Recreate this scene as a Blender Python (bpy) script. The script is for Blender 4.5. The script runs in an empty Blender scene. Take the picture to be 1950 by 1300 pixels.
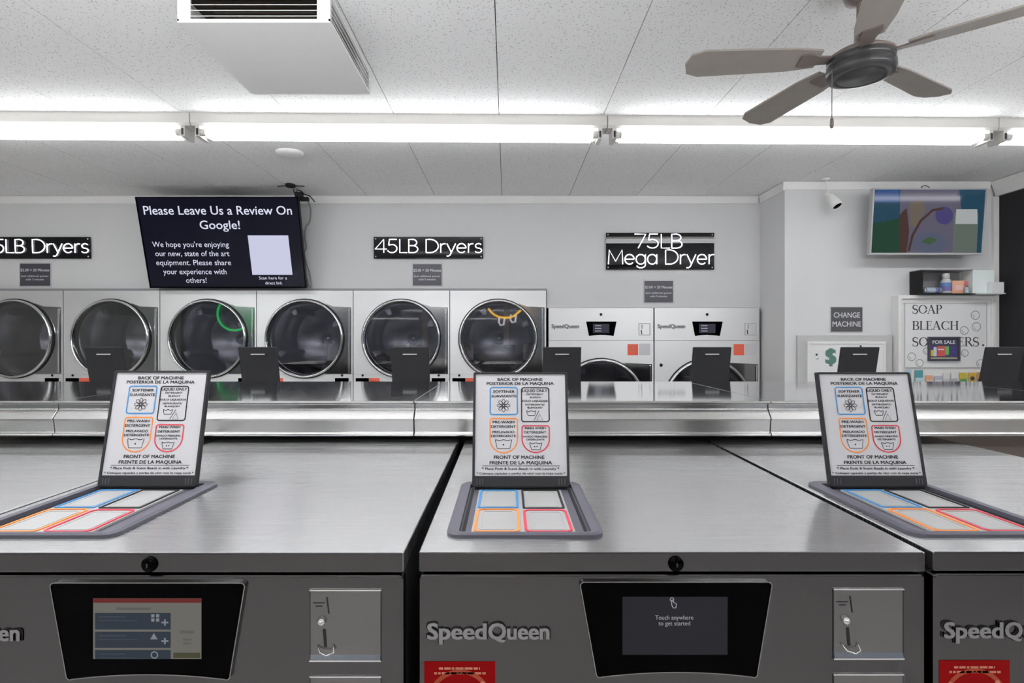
import bpy, math, random
from mathutils import Matrix, Vector
random.seed(4)
PI = math.pi
SC = bpy.context.scene
COL = SC.collection

# ------------------------------------------------------------------ camera, world, exposure
F = 1060.0                 # focal length in pixels of the 1950 px wide frame
VX, VY = 966.0, 648.0      # vanishing point of the depth lines
CZ = 1.475                 # camera height
cam = bpy.data.cameras.new('camera')
cam.sensor_width = 36.0
cam.lens = 36.0 * F / 1950.0
cam.shift_x = (975 - VX) / 1950.0
cam.shift_y = -(650 - VY) / 1950.0
cam.clip_start = 0.02
camo = bpy.data.objects.new('camera', cam)
COL.objects.link(camo)
camo.location = (0, 0, CZ)
camo.rotation_euler = (PI / 2, 0, 0)
SC.camera = camo

w = bpy.data.worlds.new('dusk')
SC.world = w
w.use_nodes = True
w.node_tree.nodes['Background'].inputs[0].default_value = (0.55, 0.62, 0.75, 1)
w.node_tree.nodes['Background'].inputs[1].default_value = 0.35
SC.view_settings.view_transform = 'Standard'
SC.view_settings.look = 'None'
SC.view_settings.gamma = 1
SC.view_settings.exposure = 0.30
TUBE = 10.5 
SC.cycles.max_bounces = 10
SC.cycles.sample_clamp_indirect = 6.0


def X(px, D): return (px - VX) * D / F
def Z(py, D): return CZ - (py - VY) * D / F


# ------------------------------------------------------------------ materials
def lin(c):
    return tuple(((v / 255) / 12.92 if v / 255 <= 0.04045 else ((v / 255 + 0.055) / 1.055) ** 2.4) for v in c)


def mat(name, rgb, rough=0.5, metal=0.0, spec=0.5, noise=0.0, nscale=40.0, bump=0.0, aniso=0.0, tan=None, emit=None, estr=0.0, coat=0.0):
    m = bpy.data.materials.new(name)
    m.use_nodes = True
    nt = m.node_tree
    b = nt.nodes['Principled BSDF']
    c = lin(rgb)
    b.inputs['Base Color'].default_value = (*c, 1)
    b.inputs['Roughness'].default_value = rough
    b.inputs['Metallic'].default_value = metal
    b.inputs['Specular IOR Level'].default_value = spec
    b.inputs['Coat Weight'].default_value = coat
    if noise or bump:
        tc = nt.nodes.new('ShaderNodeTexCoord')
        nz = nt.nodes.new('ShaderNodeTexNoise')
        nz.inputs['Scale'].default_value = nscale
        nz.inputs['Detail'].default_value = 4
        nt.links.new(tc.outputs['Object'], nz.inputs['Vector'])
        if noise:
            mr = nt.nodes.new('ShaderNodeMapRange')
            mr.inputs['To Min'].default_value = 1 - noise
            mr.inputs['To Max'].default_value = 1 + noise
            nt.links.new(nz.outputs['Fac'], mr.inputs['Value'])
            vm = nt.nodes.new('ShaderNodeVectorMath')
            vm.operation = 'SCALE'
            vm.inputs[0].default_value = c
            nt.links.new(mr.outputs[0], vm.inputs['Scale'])
            nt.links.new(vm.outputs[0], b.inputs['Base Color'])
        if bump:
            bp = nt.nodes.new('ShaderNodeBump')
            bp.inputs['Strength'].default_value = bump
            bp.inputs['Distance'].default_value = 0.002
            nt.links.new(nz.outputs['Fac'], bp.inputs['Height'])
            nt.links.new(bp.outputs[0], b.inputs['Normal'])
    if aniso:
        b.inputs['Anisotropic'].default_value = aniso
        cx = nt.nodes.new('ShaderNodeCombineXYZ')
        for i in range(3): cx.inputs[i].default_value = tan[i]
        vt = nt.nodes.new('ShaderNodeVectorTransform')
        vt.vector_type = 'VECTOR'; vt.convert_from = 'OBJECT'; vt.convert_to = 'WORLD'
        nt.links.new(cx.outputs[0], vt.inputs[0])
        nt.links.new(vt.outputs[0], b.inputs['Tangent'])
        # brushed grain: very fine stretched noise in the roughness
        tc = nt.nodes.new('ShaderNodeTexCoord')
        mp = nt.nodes.new('ShaderNodeMapping')
        mp.inputs['Scale'].default_value = tuple(900 if t else 3 for t in tan)
        nz = nt.nodes.new('ShaderNodeTexNoise')
        nz.inputs['Scale'].default_value = 1
        nt.links.new(tc.outputs['Object'], mp.inputs['Vector'])
        nt.links.new(mp.outputs[0], nz.inputs['Vector'])
        mr = nt.nodes.new('ShaderNodeMapRange')
        mr.inputs['To Min'].default_value = rough * 0.8
        mr.inputs['To Max'].default_value = rough * 1.2
        nt.links.new(nz.outputs['Fac'], mr.inputs['Value'])
        nt.links.new(mr.outputs[0], b.inputs['Roughness'])
        m2 = nt.nodes.new('ShaderNodeMapRange')
        m2.inputs['To Min'].default_value = 0.975
        m2.inputs['To Max'].default_value = 1.025
        nt.links.new(nz.outputs['Fac'], m2.inputs['Value'])
        vs = nt.nodes.new('ShaderNodeVectorMath'); vs.operation = 'SCALE'
        vs.inputs[0].default_value = c
        nt.links.new(m2.outputs[0], vs.inputs['Scale'])
        nt.links.new(vs.outputs[0], b.inputs['Base Color'])
    if emit is not None:
        b.inputs['Emission Color'].default_value = (*lin(emit), 1)
        b.inputs['Emission Strength'].default_value = estr
    return m


def glass_mat(name, tint, refl):
    m = bpy.data.materials.new(name)
    m.use_nodes = True
    nt = m.node_tree
    out = nt.nodes['Material Output']
    nt.nodes.remove(nt.nodes['Principled BSDF'])
    tr = nt.nodes.new('ShaderNodeBsdfTransparent')
    tr.inputs[0].default_value = (*lin(tint), 1)
    gl = nt.nodes.new('ShaderNodeBsdfGlossy')
    gl.inputs['Roughness'].default_value = 0.02
    mx = nt.nodes.new('ShaderNodeMixShader')
    lw = nt.nodes.new('ShaderNodeLayerWeight')
    lw.inputs[0].default_value = 0.25
    mr = nt.nodes.new('ShaderNodeMapRange')
    mr.inputs['To Min'].default_value = refl
    mr.inputs['To Max'].default_value = 0.9
    nt.links.new(lw.outputs['Fresnel'], mr.inputs['Value'])
    nt.links.new(mr.outputs[0], mx.inputs[0])
    nt.links.new(tr.outputs[0], mx.inputs[1])
    nt.links.new(gl.outputs[0], mx.inputs[2])
    nt.links.new(mx.outputs[0], out.inputs[0])
    return m


def tile_mat():
    m = mat('acoustic tile', (245, 245, 244), 0.9, spec=0.1)
    nt = m.node_tree
    b = nt.nodes['Principled BSDF']
    tc = nt.nodes.new('ShaderNodeTexCoord')
    vo = nt.nodes.new('ShaderNodeTexVoronoi'); vo.inputs['Scale'].default_value = 95
    nz = nt.nodes.new('ShaderNodeTexNoise'); nz.inputs['Scale'].default_value = 60; nz.inputs['Detail'].default_value = 3
    for t in (vo, nz): nt.links.new(tc.outputs['Object'], t.inputs['Vector'])
    lt = nt.nodes.new('ShaderNodeMath'); lt.operation = 'LESS_THAN'; lt.inputs[1].default_value = 0.27
    nt.links.new(vo.outputs['Distance'], lt.inputs[0])
    gt = nt.nodes.new('ShaderNodeMath'); gt.operation = 'GREATER_THAN'; gt.inputs[1].default_value = 0.5
    nt.links.new(nz.outputs['Fac'], gt.inputs[0])
    mu = nt.nodes.new('ShaderNodeMath'); mu.operation = 'MULTIPLY'
    nt.links.new(lt.outputs[0], mu.inputs[0]); nt.links.new(gt.outputs[0], mu.inputs[1])
    mx = nt.nodes.new('ShaderNodeMix'); mx.data_type = 'RGBA'
    mx.inputs[6].default_value = (*lin((241, 241, 240)), 1)
    mx.inputs[7].default_value = (*lin((186, 184, 180)), 1)
    nt.links.new(mu.outputs[0], mx.inputs[0])
    nt.links.new(mx.outputs[2], b.inputs['Base Color'])
    return m


M = {}
M['wall'] = mat('painted wall', (217, 217, 217), 0.75, spec=0.2, noise=0.02, nscale=6)
M['trimw'] = mat('white trim paint', (234, 233, 231), 0.5, spec=0.3, noise=0.02, nscale=8)
M['blackwall'] = mat('charcoal wall paint', (46, 46, 48), 0.7, spec=0.2, noise=0.03, nscale=9)
M['darkwall'] = mat('shopfront paint', (150, 144, 140), 0.7, spec=0.2, noise=0.05, nscale=5)
M['tile'] = tile_mat()
M['void'] = mat('plenum black', (30, 30, 30), 0.9, noise=0.02)
M['floor'] = mat('pale floor tile', (214, 210, 206), 0.45, noise=0.08, nscale=3)
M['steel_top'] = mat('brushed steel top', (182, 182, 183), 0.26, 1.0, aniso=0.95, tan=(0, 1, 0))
M['steel_front'] = mat('darkened brushed steel front', (90, 89, 90), 0.20, 1.0, aniso=0.6, tan=(0, 0, 1))  # base darkened in place of a dark room mirrored in the fronts
M['steel_bulk'] = mat('bulkhead steel', (200, 199, 198), 0.24, 1.0, noise=0.04, nscale=7, bump=0.05)
M['steel_dryer'] = mat('dryer steel', (226, 226, 226), 0.38, 0.55, aniso=0.5, tan=(0, 0, 1))
M['steel_plate'] = mat('polished latch plate', (150, 150, 150), 0.12, 1.0, noise=0.05, nscale=5)
M['steel_cover'] = mat('polished cover steel', (206, 206, 208), 0.07, 1.0, noise=0.05, nscale=5, bump=0.04)
M['coin_steel'] = mat('coin plate steel', (122, 121, 122), 0.25, 1.0, aniso=0.6, tan=(0, 0, 1))
M['badge'] = mat('badge chrome', (150, 150, 153), 0.16, 1.0, noise=0.04, nscale=30)
M['steel_drum'] = mat('drum steel', (190, 190, 192), 0.25, 1.0, noise=0.1, nscale=60, bump=0.2)
M['chrome'] = mat('chrome', (225, 225, 226), 0.10, 1.0, noise=0.02)
M['cabinet'] = mat('dark painted cabinet', (48, 48, 50), 0.6, noise=0.05)
M['blackplastic'] = mat('black plastic', (26, 26, 28), 0.55, spec=0.25, noise=0.05, nscale=90)
M['lidplastic'] = mat('charcoal lid plastic', (44, 44, 46), 0.55, spec=0.25, noise=0.04, nscale=90)
M['greyplastic'] = mat('slate grey plastic', (88, 87, 97), 0.45, spec=0.3, noise=0.03, nscale=60)
M['blackgloss'] = mat('black glass', (2, 2, 3), 0.15, spec=0.03, noise=0.02)
M['black'] = mat('black print', (22, 22, 26), 0.7, noise=0.02)
M['white'] = mat('white sheet', (200, 199, 202), 0.5, noise=0.01)
M['offwhite'] = mat('tray white', (166, 166, 166), 0.35, noise=0.02)
M['blue'] = mat('blue print', (62, 132, 190), 0.5, noise=0.02)
M['orange'] = mat('orange print', (236, 138, 62), 0.5, noise=0.02)
M['redp'] = mat('red print', (206, 58, 74), 0.5, noise=0.02)
M['red'] = mat('red sticker', (138, 4, 6), 0.6, spec=0.08, noise=0.03)
M['stickerorange'] = mat('orange sticker ink', (160, 58, 14), 0.5, noise=0.03)
M['stickerpale'] = mat('pale sticker ink', (196, 120, 96), 0.5, noise=0.03)
M['redorange'] = mat('vermilion label', (232, 92, 66), 0.5, noise=0.03)
M['glass'] = glass_mat('dryer door glass', (176, 176, 182), 0.13)
M['pane'] = glass_mat('shop window glass', (235, 235, 235), 0.06)
M['acrylic'] = mat('black acrylic', (14, 15, 18), 0.02, spec=0.35, noise=0.02)
M['signgrey'] = mat('slate sign', (74, 73, 82), 0.35, noise=0.02)
M['signtext'] = mat('white sign ink', (226, 226, 230), 0.5, noise=0.01)
M['neon'] = mat('white neon', (250, 250, 255), 0.4, emit=(246, 243, 255), estr=2.6, noise=0.001)
M['tube'] = mat('fluorescent tube', (250, 250, 250), 0.4, emit=(250, 252, 255), estr=TUBE, noise=0.001)
M['tube_boost'] = mat('boosted fluorescent tube', (250, 250, 250), 0.4, emit=(250, 252, 255), estr=TUBE * 2.8, noise=0.001)  # extra glow for the added hanging rows, evens out the room light
M['fixture'] = mat('white enamel', (214, 211, 206), 0.45, noise=0.02)
M['greengas'] = mat('green neon', (60, 220, 120), 0.4, emit=(40, 235, 120), estr=2.6, noise=0.001)
M['yellowgas'] = mat('yellow neon', (240, 200, 60), 0.4, emit=(250, 190, 40), estr=5, noise=0.001)
M['fanwood'] = mat('weathered taupe blade', (148, 141, 134), 0.55, noise=0.12, nscale=14)
M['fanblack'] = mat('fan black metal', (60, 60, 61), 0.3, spec=0.5, noise=0.03)
M['fanbronze'] = mat('fan brown metal', (112, 101, 96), 0.45, noise=0.04)
M['vent'] = mat('vent enamel', (236, 235, 234), 0.5, noise=0.02)
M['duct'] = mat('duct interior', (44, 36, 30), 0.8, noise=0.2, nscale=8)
M['tvscreen'] = mat('navy screen', (6, 6, 12), 0.12, spec=0.2, emit=(18, 18, 36), estr=0.5, noise=0.02)
M['tvtext'] = mat('screen white', (40, 40, 46), 0.3, emit=(205, 206, 224), estr=0.9, noise=0.01)
M['green'] = mat('dollar green', (92, 130, 116), 0.5, noise=0.03)
M['machinegrey'] = mat('machine surround', (190, 190, 189), 0.5, noise=0.02)
M['darkprint'] = mat('poster grey ink', (72, 74, 78), 0.6, noise=0.02)
M['bubble'] = mat('bubble grey ink', (150, 152, 156), 0.6, noise=0.02)


def emis(name, rgb, s=0.8):
    k = 'E_' + name
    if k not in M: M[k] = mat('lit ' + name, tuple(int(v * 0.15) for v in rgb), 0.08, spec=0.2, emit=rgb, estr=s, noise=0.01)
    return k


def paint(name, rgb, rough=0.5):
    k = 'P_' + name
    if k not in M: M[k] = mat(name, rgb, rough, noise=0.03)
    return k


# ------------------------------------------------------------------ mesh builder
class MB:
    def __init__(s):
        s.v, s.f, s.m, s.sm, s.keys = [], [], [], [], []

    def k(s, key):
        if key not in s.keys: s.keys.append(key)
        return s.keys.index(key)

    def add(s, verts, faces, key, smooth=False, mtx=None):
        o = len(s.v)
        if mtx is not None: verts = [tuple(mtx @ Vector(p)) for p in verts]
        s.v += [tuple(p) for p in verts]
        i = s.k(key)
        for f in faces:
            s.f.append(tuple(o + q for q in f)); s.m.append(i); s.sm.append(smooth)
        return s

    def box(s, x0, x1, y0, y1, z0, z1, key, mtx=None):
        v = [(x, y, z) for x in (x0, x1) for y in (y0, y1) for z in (z0, z1)]
        return s.add(v, [(0, 1, 3, 2), (4, 6, 7, 5), (0, 4, 5, 1), (2, 3, 7, 6), (0, 2, 6, 4), (1, 5, 7, 3)], key, mtx=mtx)

    def prism(s, poly, fn, a, b, key, smooth=False):
        """poly of 2-D points, fn(p, q, t) -> 3-D, extruded from t=a to t=b"""
        n = len(poly)
        v = [fn(p[0], p[1], a) for p in poly] + [fn(p[0], p[1], b) for p in poly]
        s.add(v, [tuple(range(n))[::-1], tuple(range(n, 2 * n))], key)
        o = len(s.v) - 2 * n
        i = s.k(key)
        for q in range(n):
            s.f.append((o + q, o + (q + 1) % n, o + n + (q + 1) % n, o + n + q)); s.m.append(i); s.sm.append(smooth)
        return s

    def ring(s, outer, inner, fn, a, b, key):
        """closed band between two outlines of equal point count, a = back, b = front"""
        n = len(outer)
        v = [fn(*p, a) for p in outer] + [fn(*p, b) for p in outer] + [fn(*p, a) for p in inner] + [fn(*p, b) for p in inner]
        f = []
        for q in range(n):
            r = (q + 1) % n
            f += [(q, r, n + r, n + q), (n + q, n + r, 3 * n + r, 3 * n + q), (2 * n + q, 3 * n + q, 3 * n + r, 2 * n + r), (q, 2 * n + q, 2 * n + r, r)]
        return s.add(v, f, key)

    def flat(s, poly, fn, t, key):
        return s.add([fn(p[0], p[1], t) for p in poly], [tuple(range(len(poly)))], key)

    def band(s, pts, wd, fn, t, key, closed=False):
        """flat stroke of width wd along 2-D points; wd may be a list"""
        n = len(pts)
        L, R = [], []
        for i in range(n):
            a = pts[(i - 1) % n] if (closed or i > 0) else pts[i]
            b = pts[(i + 1) % n] if (closed or i < n - 1) else pts[i]
            dx, dy = b[0] - a[0], b[1] - a[1]
            l = math.hypot(dx, dy) or 1
            ww = (wd[i] if isinstance(wd, list) else wd) / 2
            nx, ny = -dy / l * ww, dx / l * ww
            L.append((pts[i][0] + nx, pts[i][1] + ny)); R.append((pts[i][0] - nx, pts[i][1] - ny))
        v = [fn(*p, t) for p in L] + [fn(*p, t) for p in R]
        f = []
        for i in range(n if closed else n - 1):
            j = (i + 1) % n
            f.append((i, j, n + j, n + i))
        return s.add(v, f, key)

    def tube(s, pts, r, key, n=8, closed=False, caps=True):
        P = [Vector(p) for p in pts]
        N = len(P)
        v = []
        up = None
        for i in range(N):
            a = P[i - 1] if (i > 0 or closed) else P[i]
            b = P[(i + 1) % N] if (i < N - 1 or closed) else P[i]
            d = (b - a).normalized() if (b - a).length > 1e-9 else Vector((0, 0, 1))
            if up is None:
                up = Vector((0, 0, 1)) if abs(d.z) < 0.9 else Vector((0, 1, 0))
            e = d.cross(up)
            if e.length < 1e-6: e = d.cross(Vector((1, 0, 0)))
            e.normalize()
            g = e.cross(d).normalized()
            up = g
            rr = r[i] if isinstance(r, list) else r
            for q in range(n):
                t = 2 * PI * q / n
                v.append(tuple(P[i] + e * math.cos(t) * rr + g * math.sin(t) * rr))
        f = []
        for i in range(N if closed else N - 1):
            j = (i + 1) % N
            for q in range(n):
                r2 = (q + 1) % n
                f.append((i * n + q, i * n + r2, j * n + r2, j * n + q))
        s.add(v, f, key, True)
        if caps and not closed:
            o = len(s.v) - N * n
            i = s.k(key)
            s.f.append(tuple(o + q for q in range(n))[::-1]); s.m.append(i); s.sm.append(False)
            s.f.append(tuple(o + (N - 1) * n + q for q in range(n))); s.m.append(i); s.sm.append(False)
        return s

    def lathe(s, prof, key, c=(0, 0, 0), axis='z', n=48, closed=False, mtx=None, smooth=True):
        """prof: (radius, height) pairs"""
        v = []
        for (r, h) in prof:
            for q in range(n):
                t = 2 * PI * q / n
                a, b = r * math.cos(t), r * math.sin(t)
                p = {'z': (a, b, h), 'y': (a, h, b), 'x': (h, a, b)}[axis]
                v.append((c[0] + p[0], c[1] + p[1], c[2] + p[2]))
        f = []
        N = len(prof)
        for i in range(N if closed else N - 1):
            j = (i + 1) % N
            for q in range(n):
                r2 = (q + 1) % n
                f.append((i * n + q, i * n + r2, j * n + r2, j * n + q))
        return s.add(v, f, key, smooth, mtx)

    def text(s, body, u, v, h, key, fn, t, wd=None, bold=0.0, align='c', slant=0.0):
        V, Fc, cap, x0, x1 = text_geo(body, bold, slant)
        sy = h / cap
        sx = wd / (x1 - x0) if wd else sy
        ox = {'c': (x0 + x1) / 2, 'l': x0, 'r': x1}[align]
        return s.add([fn(u + (p[0] - ox) * sx, v + (p[1] - cap / 2) * sy, t + p[2]) for p in V], Fc, key)

    def build(s, name, parent=None, bevel=0.0, seg=2, loc=None):
        me = bpy.data.meshes.new(name)
        me.from_pydata(s.v, [], s.f)
        for k in s.keys: me.materials.append(M[k])
        me.polygons.foreach_set('material_index', s.m)
        me.polygons.foreach_set('use_smooth', s.sm)
        me.validate(); me.update()
        o = bpy.data.objects.new(name, me)
        COL.objects.link(o)
        if parent is not None: o.parent = parent
        if loc is not None: o.location = loc
        if bevel:
            b = o.modifiers.new('edge', 'BEVEL')
            b.width = bevel; b.segments = seg; b.limit_method = 'ANGLE'; b.angle_limit = math.radians(40)
            b.harden_normals = False
        return o


_tc = {}
def text_geo(body, bold, slant=0.0, depth=0.0):
    """letter outlines as a mesh; weight is added by laying shifted copies over each other"""
    key = (body, bold, slant, depth)
    if key in _tc: return _tc[key]
    res = []
    for bd in (body, 'H'):
        c = bpy.data.curves.new('tmp', 'FONT')
        c.body = bd; c.size = 1; c.resolution_u = 3; c.shear = slant; c.extrude = depth
        o = bpy.data.objects.new('tmp', c)
        COL.objects.link(o)
        bpy.context.view_layer.update()
        me = o.evaluated_get(bpy.context.evaluated_depsgraph_get()).to_mesh()
        res.append(([tuple(v.co) for v in me.vertices], [tuple(p.vertices) for p in me.polygons]))
        bpy.data.objects.remove(o); bpy.data.curves.remove(c)
    V0, F0 = res[0]
    cap = max(p[1] for p in res[1][0])
    V, Fc = V0, F0
    if bold:
        V, Fc = [], []
        for lv, (dx, dy) in enumerate(((-1, -.6), (1, -.6), (-1, .6), (1, .6), (0, 0))):
            o = len(V)
            V += [(p[0] + dx * bold, p[1] + dy * bold, p[2] + lv * 4e-5) for p in V0]
            Fc += [tuple(o + q for q in f) for f in F0]
    xs = [p[0] for p in V]
    _tc[key] = (V, Fc, cap, min(xs), max(xs))
    return _tc[key]


def FRONT(u, v, t): return (u, -t, v)        # flat art on a plane facing -y
def TOP(u, v, t): return (u, v, t)           # flat art on a plane facing +z


def rrect(x0, x1, y0, y1, r, n=6):
    out = []
    for (cx, cy, a) in ((x1 - r, y1 - r, 0), (x0 + r, y1 - r, 90), (x0 + r, y0 + r, 180), (x1 - r, y0 + r, 270)):
        for i in range(n + 1):
            t = math.radians(a + 90 * i / n)
            out.append((cx + r * math.cos(t), cy + r * math.sin(t)))
    return out


def circ(cx, cy, r, n=32, ry=None, a0=0, a1=360):
    full = abs(a1 - a0) >= 360
    m = n if full else n + 1
    return [(cx + r * math.cos(math.radians(a0 + (a1 - a0) * i / n)), cy + (ry or r) * math.sin(math.radians(a0 + (a1 - a0) * i / n))) for i in range(m)]


def tag(o, label, cat, group=None):
    o['label'] = label; o['category'] = cat
    if group: o['group'] = group
    return o


def thing(name, label, cat, loc=(0, 0, 0), rot=(0, 0, 0), group=None):
    o = bpy.data.objects.new(name, None)
    o.empty_display_size = 0.05
    COL.objects.link(o)
    o.location = loc; o.rotation_euler = rot
    return tag(o, label, cat, group)


def struct(o):
    o['kind'] = 'structure'
    return o


def copy_tree(o, parent=None):
    c = o.copy()
    COL.objects.link(c)
    c.parent = parent
    for ch in o.children: copy_tree(ch, c)
    return c


# ------------------------------------------------------------------ the room
WB = 5.10          # back wall
WR = 4.644         # wall with the change machine
CEIL = 2.798
XR = 4.08          # charcoal wall stub on the right
XE = 6.4           # far side wall
XRET = 2.315       # return between the two back walls
XL, YR = -8.6, -4.6
DT45 = Z(553, 5.05)
DT75 = Z(586, 5.05)

m = MB(); m.box(XL, XE, YR, 6.3, -0.1, 0, 'floor'); struct(m.build('floor'))
m = MB()
m.box(XL, XE, YR, 6.3, CEIL + 0.012, CEIL + 0.1, 'void')
x = X(950, 3.235) - 0.614 * 15
ys = [YR - 1.0, 3.5, 4.72, 5.94]
while x < XE:
    for a, b in zip(ys[:-1], ys[1:]):
        if a > YR - 1.3:
            m.box(max(x + 0.002, XL), min(x + 0.612, XE), a + 0.0015, b - 0.0015, CEIL, CEIL + 0.012, 'tile')
    x += 0.614
struct(m.build('ceiling'))
# back wall above the dryers, in two heights
m = MB()
m.box(XL, 0.36, WB, WB + 0.1, DT45 + 0.022, CEIL, 'wall')
m.box(0.36, XRET + 0.1, WB, WB + 0.1, DT75 + 0.004, CEIL, 'wall')
struct(m.build('wall_back'))
m = MB(); m.box(XL, XRET + 0.1, 6.2, 6.3, 0, CEIL, 'wall'); struct(m.build('wall_alcove'))
m = MB(); m.box(XRET, XRET + 0.1, WR, 6.2, 0, CEIL, 'wall'); struct(m.build('wall_return'))
m = MB(); m.box(XRET + 0.1, XE, WR, WR + 0.1, 0, CEIL, 'wall'); struct(m.build('wall_change'))
m = MB(); m.box(XR, XR + 0.1, 3.85, WR, 0, CEIL, 'blackwall'); struct(m.build('wall_right'))
m = MB(); m.box(XE, XE + 0.1, YR, WR + 0.1, 0, CEIL, 'wall'); struct(m.build('wall_side'))
m = MB(); m.box(XL - 0.1, XL, YR, 6.3, 0, CEIL, 'wall'); struct(m.build('wall_left'))
# shopfront behind the camera
m = MB()
m.box(XL, XE, YR - 0.1, YR, 0, 0.5, 'darkwall')
m.box(XL, XE, YR - 0.1, YR, 2.45, CEIL, 'darkwall')
wx = [XL + i * (XE - XL) / 7 for i in range(8)]
for q in wx: m.box(q - 0.07, q + 0.07, YR - 0.1, YR, 0.5, 2.45, 'darkwall')
struct(m.build('wall_rear'))
for i in range(7):
    m = MB(); m.box(wx[i] + 0.07, wx[i + 1] - 0.07, YR - 0.06, YR - 0.05, 0.5, 2.45, 'pane')
    struct(m.build('window_%d' % (i + 1)))


def crown(name, fn, length, key='trimw', h=0.072, d=0.022):
    prof = [(0, CEIL), (0, CEIL - h), (-d * 0.45, CEIL - h), (-d * 0.6, CEIL - h * 0.75), (-d, CEIL - h * 0.2), (-d, CEIL - 0.006), (-d * 0.5, CEIL - 0.006), (-d * 0.5, CEIL)]
    m = MB()
    m.prism(prof, fn, 0, length, key)
    return struct(m.build(name))


crown('trim_1', lambda p, q, t: (XL + t, WB + p, q), XRET - 0.022 - XL)
crown('trim_2', lambda p, q, t: (XRET + p, WR + t, q), WB - 0.022 - WR, d=0.02)
crown('trim_3', lambda p, q, t: (XRET - 0.02 + t, WR + p, q), XR - 0.06 - XRET + 0.02, h=0.066)
crown('trim_4', lambda p, q, t: (XR + p, 3.85 + t, q), WR - 0.022 - 3.85, h=0.125, d=0.06)
m = MB(); m.box(XR - 0.042, XR, WR - 0.03, WR, 0, CEIL - 0.127, 'trimw'); struct(m.build('trim_5', bevel=0.004))
m = MB(); m.box(XL, 0.36, WB - 0.04, WB + 0.02, DT45 + 0.002, DT45 + 0.02, paint('strip grey', (150, 150, 154))); struct(m.build('trim_6', bevel=0.003))

# ------------------------------------------------------------------ fluorescent strip lights
def strip_light(x0, x1, y0, slope, label, group, drop=0.0):
    L = math.hypot(x1 - x0, slope * (x1 - x0))
    t = thing('strip_light', label, 'light', (x0, y0 + slope * x0, CEIL), (0, 0, math.atan(slope)), group)
    m = MB()
    if drop:
        m.prism([(0.035, -0.04), (0.035, -0.072), (0.085, -0.072), (0.085, -0.04)], lambda p, q, s: (s, p, q), 0.002, L - 0.002, 'fixture')
    else:
        m.prism([(0, 0), (0, -0.058), (0.012, -0.072), (0.108, -0.072), (0.12, -0.058), (0.12, 0)], lambda p, q, s: (s, p, q), 0.002, L - 0.002, 'fixture')
    m.build('housing', t)
    if drop:
        t.location.z -= drop
        for q in (0.3, L - 0.3):
            m = MB(); m.tube([(q, 0.06, -0.041), (q, 0.06, drop - 0.001)], 0.004, 'fixture', 8); m.build('hanger', t)
    for yy in (0.022, 0.098):
        m = MB()
        m.tube([(0.075, yy, -0.108), (L - 0.075, yy, -0.108)], 0.019, 'tube_boost' if drop else 'tube', 14)
        tb = m.build('tube', t)
        for a, b in ((0.055, 0.085), (L - 0.085, L - 0.055)):
            m = MB(); m.tube([(a, yy, -0.108), (b, yy, -0.108)], 0.0205, 'fixture', 14); m.build('end_cap', tb)
    for a in (0.03, L - 0.055):
        m = MB()
        m.box(a, a + 0.024, 0.004, 0.116, -0.135, -0.072, 'fixture')
        m.box(a + 0.006, a + 0.018, 0.0, 0.004, -0.13, -0.128, 'cabinet')
        m.box(a + 0.006, a + 0.018, 0.0, 0.005, -0.125, -0.09, 'cabinet')
        m.build('socket', t, bevel=0.003)
    return t


J = [-4.29, -1.845, 0.59, 2.925, 5.37]
names = ['white two tube strip light at far left of the run, above the cropped sign',
         'white two tube strip light over the big hanging screen and middle dryers',
         'white two tube strip light right of centre, with fan pull chain before it',
         'white strip light at far right end of the run, mostly out of frame']
for a, b, n in zip(J[:-1], J[1:], names): strip_light(a, b, 3.262, 0.0162, n, 'strip lights along the ceiling')
for yy, nm, dp in ((0.9, 'front washer row', 0.42), (-2.6, 'shop entrance', 0.08)):  # hanging rows added out of view to lift ceiling and wall brightness
    for k, (a, b) in enumerate(((-5.6, -3.16), (-2.2, 0.24), (1.2, 3.64))):
        strip_light(a, b, yy, 0.0, 'added unseen white strip light over the %s, %s of three' % (nm, ('leftmost', 'middle', 'rightmost')[k]), 'unseen strip lights added to brighten the room', dp)

# ------------------------------------------------------------------ washers
H, WW, DEP = 1.07, 0.728, 1.0
PX = 0.8 / F
def wx_(px): return (px - 1279.5) * PX
def wz_(py): return H - (py - 1053) * PX
LC = -0.209         # centre of the dispenser, left of the machine centre


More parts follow.
